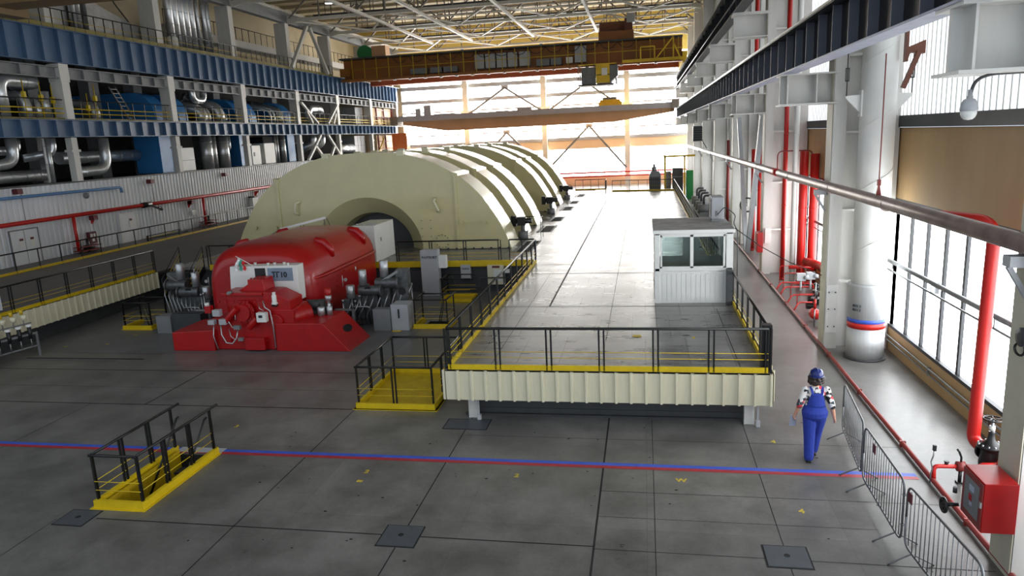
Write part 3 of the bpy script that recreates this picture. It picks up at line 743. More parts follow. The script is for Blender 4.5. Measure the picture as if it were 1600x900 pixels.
# dome camera on a bent arm
t = thing('dome_camera', 'white dome camera on a curved arm at upper right', 'camera', (3.74, 9.45, 6.2))
cx_, cy_ = 3.735, 9.45
MB().tube(fillet([(4.655, cy_, 6.475), (3.93, cy_, 6.455), (3.78, cy_, 6.40), (3.735, cy_, 6.24)], .14, 6), .019, 10).build('arm', M['grey_dark'], t)
MB().lathe([(.022, .16), (.022, .09), (.034, .085), (.034, .06), (.06, .05), (.085, .01), (.096, -.05), (.096, -.075), (.088, -.08)], (cx_, cy_, 6.135), 'z', 28).build('housing', M['grey_light'], t)
MB().lathe([(.086, -.075), (.084, -.12), (.07, -.155), (.045, -.178), (.0, -.186)], (cx_, cy_, 6.135), 'z', 28).build('dome', M['white'], t)

# dark fixture and small things far along the window wall
t = thing('fan_heater', 'dark louvred fan unit fixed high on the far columns', 'heater', (4.3, 60, 5.2))
MB().box(3.9, 4.6, 60.5, 61.6, 5.0, 6.2).build('case', M['grey_dark'], t, .02)
m = MB()
for k in range(6): m.box(3.88, 4.62, 60.44, 60.5, 5.1 + k * .18, 5.18 + k * .18)
m.build_each('louvre', M['black'], t)
m = MB(); m.beam((4.6, 61, 5.1), (5.0, 61, 4.4), .06, .06); m.build('bracket', M['black'], t)
# ------------------------------------------------------------------ railings
def railing(name, label, pts, z0, h=.9, step=1.25, double=.10, mids=(.30, .44), kerb=.11, cat='railing', group=None, post=.035, kerb_mat='yellow', ends=True, rail=.03, mid_r=.008):
    P3 = [Vector((p[0], p[1], z0)) for p in pts]
    t = thing(name, label, cat, tuple(P3[0]), group)
    up = Vector((0, 0, 1)); m = MB()
    m.tube([p + up * h for p in P3], rail, 8); m.build('top_rail', M['rail_black'], t)
    first = None; used = 0; md = MB(); kb = MB()
    for i in range(len(P3) - 1):
        a, b = P3[i], P3[i + 1]; L = (b - a).length; d = (b - a) / L; n = max(1, round(L / step)); nrm = d.cross(up)
        for k in range(n + 1):
            if k == 0 and i > 0: continue
            c = a + d * (L * k / n)
            offs = (0,) if not double else ((-double / 2, double / 2) if 0 < k < n or len(P3) == 2 else ((0, double) if k == 0 else (-double, 0)))
            for o in offs:
                q = c + d * o
                if used >= 98: continue
                if first is None:
                    first = MB().beam(q, q + up * h, post, post, up=(1, 0, 0)).build('post', M['rail_black'], t); f0 = q
                else: inst(first, 'post', t, q - f0)
                used += 1
        for z in mids: md.tube([a + up * h * z, b + up * h * z], mid_r, 5)
        if kerb: kb.beam(a + up * kerb / 2, b + up * kerb / 2, .035, kerb)
    if mids: md.build('mid_rail', M['yellow'], t)
    if kerb: kb.build('toe_board', M[kerb_mat], t)
    return t

railing('guard_railing', 'black railing with yellow toe board along the near edge of the central platform', [(-4.16, 14.24), (2.38, 14.24)], DECK, step=1.09)
railing('guard_railing', 'long black railing on the left edge of the central platform beside the red machine', [(-4.16, 14.3), (-4.16, 27.3)], DECK, step=1.09, double=.09)
railing('guard_railing', 'short black railing across the end by the first hood foot', [(-4.2, 27.36), (-5.2, 27.36)], DECK, step=.5, double=0, kerb=0)
railing('guard_railing', 'black railing on the right edge of the platform in front of the cabin', [(2.38, 14.3), (2.38, 20.1)], DECK, step=1.0, double=.09)
railing('guard_railing', 'pale-topped black railing on the right edge of the deck beyond the cabin', [(2.38, 24.2), (2.38, 59.8)], DECK, step=.75, double=0, mids=(.4, .65))
railing('guard_railing', 'black railing over the dark pit in front of the first hood', [(-9.8, 27.38), (-5.6, 27.38)], DECK, step=1.45, double=.10, kerb=0)
railing('guard_railing', 'black railing left of the red machine in front of the first hood', [(-18.2, 27.38), (-15.0, 27.38)], DECK, step=1.1, double=.12, kerb=0)
railing('guard_railing', 'black double-post railing along the edge of the left platform', [(-20.04, 13.5), (-20.04, 26.3)], DECK, step=1.12, double=.10)
railing('guard_railing', 'long black single-post railing before the corrugated left wall', [(-26.85, 15), (-26.85, 62)], DECK, step=1.28, double=0, mids=())
railing('guard_railing', 'black and yellow railing across the far end of the deck', [(-2.6, 60.6), (2.38, 59.8)], DECK, step=.7, double=0, mids=(.5,), kerb=.12, kerb_mat='yellow_dark')
railing('guard_railing', 'far railing corner left of the deck end near the last hood', [(-5.9, 63.2), (-3.2, 63.0), (-3.2, 61.0)], DECK, step=.7, double=0, mids=(.5,), kerb=.12, kerb_mat='yellow_dark')
tag(MB().prism([(2.2, DECK), (2.36, DECK), (2.36, 2.18), (2.2, 2.18)], 'y', 20.0, 20.2).build('dark_box', M['grey_dark']), 'dark tall box on the platform edge behind the cabin corner', 'box')
tag(MB().box(2.26, 2.46, 14.3, 14.5, DECK, 2.16).build('corner_post', M['black'], None, .01), 'black boxy corner post at the right near corner of the platform railing', 'post')
# platform legs
for lab, x in (('left', -3.7), ('right', 2.12)):
    t = thing('platform_leg', 'white steel leg under the %s near corner of the central platform' % lab, 'leg', (x, 14.55, 0), 'legs under the central platform')
    m = MB(); m.box(x - .14, x + .06, 14.5, 14.62, 0, 1.08); m.build('column', M['white_col'], t)
    m = MB(); m.box(x + .10, x + .13, 14.38, 14.42, .12, 1.0); m.box(x + .08, x + .16, 14.36, 14.44, 0, .12); m.build('cable_duct', M['grey_light'], t)

# ------------------------------------------------------------------ stair hatches
def hatch(label, x0, x1, y0, y1, name='stair_hatch', coam=.14, h=.97, railsides='lrf', step=.66, hole=True, plate=False, tall=0):
    t = thing(name, label, 'hatch', ((x0 + x1) / 2, y0, 0))
    m = MB(); wd = .07
    def cb(a, b, c, d):
        m.prism([(a, 0), (b, 0), (b, coam), (a, coam)], 'y', c, d)
    cb(x0, x0 + wd, y0, y1); cb(x1 - wd, x1, y0, y1); cb(x0 + wd, x1 - wd, y0, y0 + wd)
    if plate: cb(x0 + wd, x1 - wd, y1 - wd, y1)
    m.box(x0 - .06, x1 + .06, y0 - .06, y1 + .06 * 0, 0, .012) if plate else None
    for (a, b, c, d) in ((x0 - .05, x0, y0 - .05, y1), (x1, x1 + .05, y0 - .05, y1), (x0, x1, y0 - .05, y0)): m.box(a, b, c, d, 0, .012)
    m.build('coaming', M['yellow'], t)
    if plate: MB().box(x0 + wd, x1 - wd, y0 + wd, y1 - wd, .012, .03).build('cover_plate', M['yellow_dark'], t)
    if hole:
        m = MB(); d = .02
        m.box(x0 + .145, x0 + .145 + d, y0 + .15, y1 - .12, -.75, coam * .6); m.box(x1 - .165, x1 - .145, y0 + .15, y1 - .12, -.75, 0); m.box(x0 + .145, x1 - .145, y0 + .145, y0 + .165, -.75, coam * .6)
        for k in range(8): m.box(x0 + .145 + d, x0 + .145 + d + .012, y0 + .25 + k * .22, y0 + .265 + k * .22, -.7, .02)
        m.build('inner_lining', M['yellow_dark'], t)
        m = MB(); n = 6
        for k in range(n):
            yy = y1 - .15 - k * (y1 - y0 - .3) / n; m.box(x0 + .16, x1 - .16, yy - .24, yy, -.3 - k * .3, -.26 - k * .3)
        m.build_each('stair_tread', M['grey_dark'], t)
    # handrails
    first = None
    runs = []
    if 'l' in railsides: runs.append(((x0 + .05, y0 + .05), (x0 + .05, y1 - .05)))
    if 'r' in railsides: runs.append(((x1 - .05, y0 + .05), (x1 - .05, y1 - .05)))
    if 'f' in railsides: runs.append(((x0 + .05, y0 + .05), (x1 - .05, y0 + .05)))
    if 'b' in railsides: runs.append(((x0 + .05, y1 - .05), (x1 - .05, y1 - .05)))
    rl = MB(); md = MB(); f0 = None
    for a, b in runs:
        A = Vector((a[0], a[1], 0)); B = Vector((b[0], b[1], 0)); L = (B - A).length; d = (B - A) / L; up = Vector((0, 0, 1))
        side = a[0] == b[0]
        rl.tube([A + up * h - d * .03, B + up * h + d * (.25 if side and not plate else .03)], .026, 8)
        n = max(1, round(L / step))
        for k in range(n + 1):
            if not side and k in (0, n): continue
            for o in (-.04, .04):
                q = A + d * min(L - .02, max(.02, L * k / n + o))
                if first is None: first = MB().beam(q + up * .02, q + up * h, .034, .034, up=(1, 0, 0)).build('post', M['rail_black'], t); f0 = q
                else: inst(first, 'post', t, q - f0)
        for z in (.32, .48): md.tube([A + up * z, B + up * z], .008, 5)
    rl.build('top_rail', M['rail_black'], t); md.build_each('mid_rail', M['yellow'], t)
    return t
t = hatch('yellow stair hatch with black handrails in the left foreground floor', -9.5, -8.53, 10.0, 12.3)
m = MB()
for x in (-9.28, -8.66): m.tube([(x, 11.1, -.35), (x, 12.15, .78), (x, 12.22, .80)], .022, 8)
m.build_each('stair_handrail', M['rail_black'], t)
MB().box(-9.5, -8.5, 12.3, 12.52, 0, .008).build('threshold_plate', M['grey_light'], t)
hatch('yellow floor platform ringed by black rails beside the central platform', -6.62, -4.72, 14.84, 17.45, h=1.0, hole=False, plate=True, railsides='lrfb', step=.92)
t = hatch('small yellow-kerbed hatch with black rails left of the red machine', -18.12, -16.98, 21.68, 22.7, h=.95, hole=True, railsides='lrfb', step=1.0)
m = MB(); m.tube([(-17.4, 22.4, -.3), (-17.75, 22.4, .9)], .02, 6); m.tube([(-17.2, 22.0, -.3), (-17.55, 22.0, .9)], .02, 6); m.build_each('stair_handrail', M['rail_black'], t)
t = hatch('yellow-kerbed hatch with black rails right of the grey switch box', -7.5, -6.3, 21.9, 22.95, h=.95, hole=True, railsides='lrfb', step=1.1)
m = MB(); m.tube([(-6.75, 22.3, -.3), (-6.5, 22.3, .9)], .02, 6); m.tube([(-6.9, 22.6, -.3), (-6.62, 22.6, .9)], .02, 6); m.build_each('stair_handrail', M['rail_black'], t)
t = hatch('farther yellow hatch with thin yellow rails below the white post cabinet', -7.6, -6.4, 25.6, 26.6, h=.9, hole=False, plate=True, railsides='lfb', step=1.2)

# floor covers
for lab, x0, x1, y0, y1, hgt in (('dark square steel cover with a centre hole on the foreground floor', -4.07, -3.49, 9.38, 9.95, .014), ('grey square cover with a hole at the bottom right of the floor', 1.66, 2.24, 9.43, 9.95, .012), ('flat dark cover plate left of the foreground hatch', -9.82, -9.28, 9.43, 9.9, .01), ('plain grey cover plate under the left platform leg', -4.25, -3.33, 13.85, 14.38, .008)):
    t = thing('floor_cover', lab, 'cover', ((x0 + x1) / 2, y0, 0))
    MB().box(x0, x1, y0, y1, 0, hgt).build('plate', M['cover'], t)
    if 'plain' not in lab:
        MB().lathe([(.045, 0), (.045, .002)], ((x0 + x1) / 2, (y0 + y1) / 2 + .02, hgt), n=16).build('hole', M['joint'], t)
    m = MB(); m.box(x0 - .025, x0, y0 - .025, y1 + .025, 0, .005); m.box(x1, x1 + .025, y0 - .025, y1 + .025, 0, .005); m.box(x0, x1, y0 - .025, y0, 0, .005); m.box(x0, x1, y1, y1 + .025, 0, .005); m.build('seat_frame', M['joint'], t)

# ------------------------------------------------------------------ crowd barriers
def barrier(label, p, q, flip=False, sign=None):
    p, q = Vector((p[0], p[1], 0)), Vector((q[0], q[1], 0)); L = (q - p).length; d = (q - p) / L; up = Vector((0, 0, 1)); nrm = Vector((-d.y, d.x, 0))
    t = thing('crowd_barrier', label, 'barrier', tuple(p), 'grey crowd barriers by the windows')
    z0, z1, r = .17, 1.08, .17
    loop = fillet([p + up * .6, p + up * z1, q + up * z1, q + up * z0, p + up * z0, p + up * .6], r, 6)
    MB().tube(loop, .0165, 8).build('frame', M['steel_grey'], t)
    n = 17; first = None
    for k in range(1, n):
        c = p + d * (L * k / n)
        e = .05 if k in (1, n - 1) else 0
        if k in (1, n - 1): MB().cyl(c + up * (z0 + e), c + up * (z1 - e), .007, 6).build('bar', M['steel_grey'], t); continue
        if first is None: first = MB().cyl(c + up * z0, c + up * z1, .007, 6).build('bar', M['steel_grey'], t); f0 = c
        else: inst(first, 'bar', t, c - f0)
    for a in (.12, .88):
        c = p + d * (L * a)
        MB().tube([c - nrm * .30, c - nrm * .26 + up * .03, c + up * z0, c + nrm * .26 + up * .03, c + nrm * .30], .013, 6).build('foot', M['steel_grey'], t)
    m = MB()
    for z in (.45, .9): c = q + up * z; m.torus(c + d * .03, .03, .007, (0, 0, 1), 10, 5)
    m.build('hook', M['steel_grey'], t)
    if sign:
        c = p + d * L * sign + up * .92
        MB().beam(c - d * .06, c + d * .06, .012, .15).build('tag_plate', M['maroon'], t)
    return t
M['steel_grey'] = mat('galvanised_barrier', (112, 114, 116), 0.4, metal=.6, noise=.15, scale=8)
M['maroon'] = mat('maroon_plate', (96, 30, 40), .5)

barrier('farthest grey crowd barrier, right beside the walking person', (3.76, 14.05), (3.56, 12.05))
barrier('middle grey crowd barrier with a maroon tag, third of the way along', (3.55, 11.95), (3.52, 9.98), sign=.28)
barrier('nearest grey crowd barrier, cut by the bottom picture edge', (3.54, 9.90), (3.68, 7.95), sign=.04)

# ------------------------------------------------------------------ white cabin on the platform
t = thing('control_cabin', 'white site cabin with two glazed front panes on the central platform', 'cabin', (1.35, 21.6, DECK))
x0, x1, y0, y1, z0, z1 = .28, 2.38, 20.3, 23.0, DECK, 3.28
def ribwall(mb, x0, x1, y, z0, z1, n, dp):
    st = (x1 - x0) / n
    for k in range(n): mb.box(x0 + k * st + st * .12, x0 + k * st + st * .88, y - dp, y, z0, z1)
m = MB(); m.box(x0, x1, y0, y0 + .06, z0, 2.2); ribwall(m, x0 + .05, x1 - .2, y0, z0 + .04, 2.05, 14, .012)
m.box(x0, x0 + .06, y0, y1, z0, z1 - .12); m.box(x1 - .06, x1, y0, y1, z0, 2.15); m.box(x1 - .06, x1, y0, y1, 3.12, z1 - .1); m.box(x0, x1, y1 - .06, y1, z0, 2.1); m.box(x0, x1, y1 - .06, y1, 3.1, z1 - .1)
m.build('wall_panel', M['white'], t)
m = MB(); m.box(x0 - .01, x0 + .13, y0 - .03, y0 + .08, z0, z1 - .1); m.box(x1 - .17, x1 + .01, y0 - .03, y0 + .08, z0, z1 - .1); m.box(x0, x1, y0 - .03, y0 + .08, 3.14, z1 - .08); m.box(x0, x1, y0 - .03, y0 + .08, 2.12, 2.2)
m.box(x1 - .08, x1 + .01, y0 + .08, y0 + .3, 2.15, 3.2); m.box(x1 - .08, x1 + .01, y1 - .3, y1, 2.1, 3.2); m.box(x0 + .9, x0 + 1.4, y1 - .08, y1, 2.1, 3.2)
m.build_each('corner_frame', M['white'], t, .006)
m = MB(); m.box(x0 - .05, x1 + .05, y0 - .08, y1 + .08, z1 - .1, z1); m.build('roof', M['white'], t, .01)
MB().box(x0 - .04, x1 + .04, y0 - .07, y1 + .07, z1, z1 + .006).build('roof_sheet', M['roof_dirt'] if 'roof_dirt' in M else M['grey_light'], t, label='grey dusty roof sheet')
MB().box(x0 + .06, x1 - .06, y0 + .06, y1 - .06, z0, z0 + .02).build('cabin_floor', M['grey_dark'], t)
fx0, fx1 = x0 + .15, x1 - .20; mid = (fx0 + fx1) / 2 - .02
wf = MB(); wf.box(fx0, fx0 + .05, y0 - .02, y0 + .05, 2.2, 3.14); wf.box(fx1 - .05, fx1, y0 - .02, y0 + .05, 2.2, 3.14); wf.box(mid - .045, mid + .045, y0 - .02, y0 + .05, 2.2, 3.14); wf.box(fx0, fx1, y0 - .02, y0 + .05, 3.08, 3.14); wf.box(fx0, fx1, y0 - .02, y0 + .05, 2.2, 2.25)
wfo = wf.build('window_frame', M['white'], t, .004)
for a, b in ((fx0 + .05, mid - .045), (mid + .045, fx1 - .05)): MB().box(a, b, y0 + .012, y0 + .022, 2.25, 3.08).build('pane', M['glass'], wfo)
MB().box(x1 - .04, x1 - .03, y0 + .3, y1 - .3, 2.15, 3.12).build('side_pane', M['glass'], t)
MB().box(x0 + .06, x0 + .9, y1 - .04, y1 - .03, 2.1, 3.1).build('rear_pane', M['glass'], t)
MB().box(x1 - .75, x1 - .12, y1 - .04, y1 - .03, 2.1, 3.1).build('rear_pane', M['glass'], t)
MB().box(x0 + .3, x1 - .5, y0 + 1.0, y0 + 1.6, 1.92, 1.98).build('desk', M['grey_mid'], t)
t = thing('air_conditioner', 'grey outdoor air conditioner unit on the cabin roof', 'air conditioner', (2.2, 22.2, 3.29))
MB().box(1.95, 2.3, 21.9, 22.75, 3.36, 4.0).build('case', M['grey_light'], t, .015)
m = MB(); m.box(1.94, 1.95, 22.0, 22.6, 3.42, 3.94)
for k in range(7): m.box(1.932, 1.94, 22.0, 22.6, 3.45 + k * .07, 3.47 + k * .07)
m.build('fan_grille', M['grey_mid'], t)
MB().box(2.05, 2.12, 21.88, 21.9, 3.45, 3.6).build('valve_cover', M['grey_mid'], t)
m = MB(); m.box(1.97, 2.28, 22.0, 22.05, 3.286, 3.36); m.box(1.97, 2.28, 22.6, 22.65, 3.286, 3.36); m.build('mount', M['grey_light'], t)
tag(MB().tube(fillet([(2.12, 21.86, 3.5), (2.3, 21.7, 3.75), (2.6, 21.6, 3.5), (2.5, 21.2, 3.32), (2.5, 20.26, 3.2), (2.5, 20.24, 1.9)], .12), .014, 6).build('refrigerant_hose', M['grey_dark']), 'dark hose from the roof air conditioner down the cabin corner', 'hose')
tag(MB().tube([(2.42, 20.25, 3.3), (3.1, 20.35, 2.78), (3.9, 20.45, 2.3), (4.71, 20.3, 1.95)], .012, 5).build('slack_cable', M['black']), 'slack black cable from the cabin roof to the bolted column', 'cable')
tag(MB().box(1.08, 1.14, 16.7, 16.76, DECK, DECK + .02).box(-.3, -.1, 16.8, 16.95, DECK, DECK + .012).build('debris', M['yellow_mark']), 'pale yellow scrap lying on the platform before the cabin', 'scrap')
# ------------------------------------------------------------------ turbine hoods
XC = -12.42
PROF = [(0, 5.62), (.6, 5.62), (1.2, 5.60), (2.0, 5.48), (2.79, 5.26), (3.5, 4.97), (4.23, 4.56), (4.85, 4.10), (5.39, 3.55), (5.86, 2.85), (6.2, 2.28), (6.42, 1.80), (6.64, DECK)]
def resample(p, n):
    p = [Vector((a[0], a[1])) for a in p]; L = [0]
    for i in range(1, len(p)): L.append(L[-1] + (p[i] - p[i - 1]).length)
    out = []
    for k in range(n):
        s_ = L[-1] * k / (n - 1); i = 0
        while i < len(L) - 2 and L[i + 1] < s_: i += 1
        t_ = (s_ - L[i]) / (L[i + 1] - L[i]); out.append(p[i].lerp(p[i + 1], t_))
    return out
NP = 61
full = resample([(-a, b) for a, b in reversed(PROF)] + PROF[1:], NP)       # left foot to right foot
def arch(rx, h): return [Vector((-rx * math.cos(PI * k / (NP - 1)), DECK + h * math.sin(PI * k / (NP - 1)))) for k in range(NP)]
def sheet(mb, A, ya, B, yb, smooth=False):
    n = len(A); mb.add([(XC + p.x, ya, p.y) for p in A] + [(XC + p.x, yb, p.y) for p in B], [(i, i + 1, n + i + 1, n + i) for i in range(n - 1)], smooth)
HOODS = [(31.0, 33.06), (34.8, 36.85), (38.9, 41.0), (46.1, 48.2), (50.2, 52.25), (56.1, 58.2)]
for i, (ya, yb) in enumerate(HOODS):
    t = thing('turbine_hood', ('nearest arched cream turbine hood with the funnel recess behind the red machine' if i == 0 else '%s arched cream turbine hood counted from the red machine' % ORD[i] + (', the farthest' if i == 5 else '')), 'turbine hood', (XC, ya, DECK), 'arched turbine hoods in a row')
    m = MB(); sheet(m, full, ya, full, yb, True)
    m.build('hood_rim', M['olive'], t)
    m = MB(); inner = arch(2.57, 2.44) if i == 0 else arch(1.4, 1.3)
    sheet(m, full, ya, inner, ya); sheet(m, full, yb, arch(1.4, 1.3), yb)
    m.build('face_plate', M['olive'], t)
    m = MB()
    for x, z in ((-4.23, 4.56), (4.23, 4.56)):
        m.box(XC + x - .06, XC + x + .06, ya - .06, ya, DECK, z - .02)
        m.prism([(XC + x - .12 * (1 if x > 0 else 1), z + .08), (XC + x + .14, z - .0), (XC + x + .14, z - .14), (XC + x - .12, z - .1)], 'y', ya - .07, yb + .05)
    m.build_each('joint_rib', M['olive'], t)
    m = MB()
    for x in (-1.75, 1.8): m.box(XC + x - .16, XC + x + .16, ya - .04, ya + .3, 5.44, 5.66)
    m.box(XC - .15, XC + .15, yb - .5, yb - .2, 5.58, 5.70)
    m.build_each('lifting_block', M['rib_cream'], t)
    m = MB()
    for x, z in ((-5.5, 2.42), (-4.48, 2.40), (4.44, 2.41), (5.49, 2.39)): m.cyl((XC + x, ya, z), (XC + x, ya - .09, z), .06, 10); m.cyl((XC + x, ya - .09, z), (XC + x, ya - .15, z), .085, 10)
    m.build_each('knob', M['olive'], t)
    m = MB()
    for k in range(34):
        x = -6.5 + k * 13 / 33
        if abs(x) > (2.7 if i == 0 else 1.5): m.cyl((XC + x, ya - .02, DECK + .03), (XC + x, ya - .1, DECK + .03), .05, 8)
    m.box(XC - 6.62, XC - (2.6 if i == 0 else 1.4), ya - .12, ya - .01, DECK, DECK + .025); m.box(XC + (2.6 if i == 0 else 1.4), XC + 6.62, ya - .12, ya - .01, DECK, DECK + .025)
    m.build('base_flange', M['grey_dark'], t)
    if i == 0:
        m = MB(); sheet(m, arch(2.57, 2.44), ya, arch(1.85, 1.68), ya + .85, True); m.build('funnel', M['olive'], t)
        m = MB(); sheet(m, arch(1.85, 1.68), ya + .85, arch(1.75, 1.58), ya + 1.5, True); m.build('throat', M['olive'], t)
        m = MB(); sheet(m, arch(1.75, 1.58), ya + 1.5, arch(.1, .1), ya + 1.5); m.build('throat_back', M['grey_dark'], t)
        m = MB(); m.lathe([(.34, 0), (.34, .04), (.31, .05)], (-8.92, ya - .05, 1.58), 'y', 24)
        pl = m.build('inspection_cover', M['olive'], t)
        m = MB()
        for k in range(12): a = k * PI / 6; m.cyl((-8.92 + .29 * math.cos(a), ya - .08, 1.58 + .29 * math.sin(a)), (-8.92 + .29 * math.cos(a), ya - .05, 1.58 + .29 * math.sin(a)), .022, 6)
        m.build('cover_bolt', M['grey_dark'], pl)
        for x, z, s in ((-15.72, 3.25, -1), (-9.07, 3.22, 1)):
            MB().tube([(x - .12 * s, ya - .05, z + .30), (x + .02 * s, ya - .22, z + .24), (x + .1 * s, ya - .22, z - .18), (x + .0 * s, ya - .05, z - .28)] if s < 0 else [(x - .06, ya - .05, z + .30), (x - .1, ya - .22, z + .18), (x + .08, ya - .22, z - .20), (x + .02, ya - .05, z - .3)], .06, 8).build('lifting_handle', M['rib_cream'], t)
        m = MB()
        for a in range(4):
            for b in range(2): m.cyl((-9.85 + b * .42, ya - .03, 1.45 + a * .36), (-9.85 + b * .42, ya, 1.45 + a * .36), .025, 6)
        m.build('plug', M['grey_mid'], t)
for i in range(5):
    ya, yb = HOODS[i][1] + .02, HOODS[i + 1][0] - .16
    m = MB(); sheet(m, arch(5.0, 3.2), ya, arch(5.0, 3.2), yb, True)
    tag(m.build('turbine_casing', M['olive']), 'low cream casing in the gap between the %s and %s hoods from the red machine' % (ORD[i], ORD[i + 1]), 'casing', 'low casings between the hoods')
# floor grates by the hood feet
for i, (x0, x1, ya, yb) in enumerate(((-5.4, -4.85, 29.9, 33.1), (-5.25, -4.75, 36.1, 38.6), (-5.25, -4.75, 40.7, 42.8), (-5.25, -4.75, 46.5, 48.8), (-5.2, -4.75, 50.8, 53.0), (-5.2, -4.75, 56.4, 59.1))):
    t = thing('floor_grate', 'dark floor grate at the right foot of the %s hood' % ('nearest' if i == 0 else ORD[i]), 'grate', ((x0 + x1) / 2, ya, DECK), 'floor grates along the hood feet')
    m = MB(); m.box(x0, x1, ya, yb, DECK, DECK + .006); m.build('opening', M['joint'], t)
    m = MB()
    for k in range(10): y = ya + (yb - ya) * (k + .5) / 10; m.box(x0, x1, y - .015, y + .015, DECK + .006, DECK + .016)
    m.build('bar', M['grey_dark'], t)
    m = MB(); m.box(x0 - .18, x0 - .06, ya, yb, DECK, DECK + .03); m.box(x1 + .03, x1 + .09, ya, yb, DECK, DECK + .03); m.build('edge_strip', M['grey_mid'], t)
for i, y in enumerate((34.0, 44.8, 54.6)):
    t = thing('side_valve', 'dark actuator valve between the hoods, %s from the red machine' % ORD[i], 'valve', (-5.8, y, DECK), 'actuator valves beside the hood feet')
    m = MB(); m.cyl((-5.75, y, DECK), (-5.75, y, DECK + .35), .24, 14); m.cyl((-5.75, y, DECK + .35), (-5.75, y, 1.9), .1, 10); m.build('body', M['grey_mid'], t)
    m = MB(); m.box(-6.0, -5.62, y - .2, y + .2, 1.85, 2.25); m.cyl((-6.25, y, 2.05), (-5.3, y, 2.05), .13, 12); m.box(-6.3, -6.05, y - .15, y + .15, 1.8, 2.3); m.build_each('actuator', M['black'], t)
    MB().torus((-5.5, y - .1, 2.15), .12, .02, (0, 1, 0)).build('handwheel', M['black'], t)
railing('guard_railing', 'small thin rail frame with slanted stays at the gap behind the nearest hood', [(-5.6, 34.45), (-4.85, 34.45), (-4.85, 33.7)], DECK, h=1.0, step=.9, double=0, mids=(), kerb=0, post=.02, rail=.02)

# ------------------------------------------------------------------ red generator casing
t = thing('red_casing', 'big glossy red rounded machine casing in front of the nearest hood', 'machine casing', (XC, 24.4, 0))
def hood_ring(y, hw, zt, zb, n=33, ex=.52):
    zs = 1.25; pts = []
    for k in range(n):
        a = PI * k / (n - 1); c, s_ = math.cos(a), math.sin(a)
        pts.append((XC + hw * math.copysign(abs(c) ** ex, c), y, zs + (zt - zs) * abs(s_) ** (ex + .14)))
    return [(XC + hw, y, zb)] + pts + [(XC - hw, y, zb)]
rings = []
for k in range(9):
    a = k / 8 * PI / 2; dy = .75 * (1 - math.sin(a)); sc = 1 - .32 * (1 - math.sin(a)) ** 1.6
    rings.append(hood_ring(21.75 + dy * -1 + .0, 1.95 * (.70 + .30 * math.sin(a)), 2.98 - .62 * (1 - math.sin(a)), .35) if False else hood_ring(21.15 + .85 * (1 - math.cos(a)), 1.95 * (.80 + .20 * math.sin(a)), 2.42 + .53 * math.sin(a), .35))
for y in (22.8, 24, 25.2, 26.2): rings.append(hood_ring(y, 1.95, 2.98, .35))
for k in range(1, 7):
    a = k / 6 * PI / 2; rings.append(hood_ring(26.2 + .9 * math.sin(a), 1.95 - .28 * (1 - math.cos(a)), 2.98 - .38 * (1 - math.cos(a)), .35))
m = MB(); m.loft(rings); m.build('shell', M['red_gloss'], t)
def band(y0_, y1_):
    m = MB()
    for s in (1, -1):
        x = XC + s * 2.0
        m.tube([(XC + s * 1.60, 21.25, 1.80), (XC + s * 1.82, 21.5, 1.81), (x - s * .04, 21.9, 1.82), (x - s * .01, 22.6, 1.83), (x - s * .01, 26.3, 1.84), (x - s * .12, 26.8, 1.84)], .06, 8)
    return m
band(0, 0).build_each('joint_flange', M['red_gloss'], t)
m = MB()
for y in (23.0, 25.9):
    for s in (1, -1):
        m.tube([(XC + s * 1.12, y, 2.72), (XC + s * 1.30, y - .02, 2.84), (XC + s * 1.56, y - .02, 2.76), (XC + s * 1.78, y, 2.52), (XC + s * 1.86, y, 2.26)], [.04, .13, .17, .14, .05], 12)
m.build_each('lifting_bulge', M['red_gloss'], t)
m = MB(); m.box(XC - 2.05, XC + 2.05, 21.6, 27.0, 0, .38); m.build('plinth', M['grey_dark'], t)
t = thing('lifting_bar', 'slim pale bar on stays lying above the red casing', 'bar', (-13.3, 26.4, 2.6))
MB().beam((-14.2, 26.3, 2.86), (-12.25, 26.3, 3.27), .05, .09).build('bar', M['white'], t)
m = MB()
for f in (.03, .45, .97): x = -14.2 + 1.95 * f; z = 2.86 + .41 * f; m.tube([(x, 26.3, z), (x + .03, 26.25, 2.70 + .18 * f)], .014, 6); m.tube([(x + .1, 26.3, z), (x + .16, 26.3, z - .12), (x + .24, 26.3, 2.72 + .15 * f)], .011, 6)
m.tube([(-14.2, 26.3, 2.86), (-14.6, 26.3, 2.66), (-14.9, 26.3, 2.4)], .015, 6); m.build('stay', M['grey_dark'], t)
t = thing('white_housing', 'white instrument housing between the red casing and the hood recess', 'housing', (-11.1, 28.4, DECK))
MB().box(-11.95, -10.9, 27.9, 30.2, DECK - .1, 2.72).build('case', M['white'], t, .02)
m = MB(); m.box(-10.9, -10.885, 28.3, 29.8, 1.5, 2.5); m.build('door', M['white'], t); MB().box(-10.885, -10.87, 28.45, 28.55, 2.0, 2.16).build('latch', M['grey_mid'], t)
m = MB()
for x in (-11.75, -11.5, -11.25, -11.05): m.cyl((x, 28.2, 2.72), (x, 28.2, 2.78), .06, 8)
m.build('cable_gland', M['grey_light'], t)

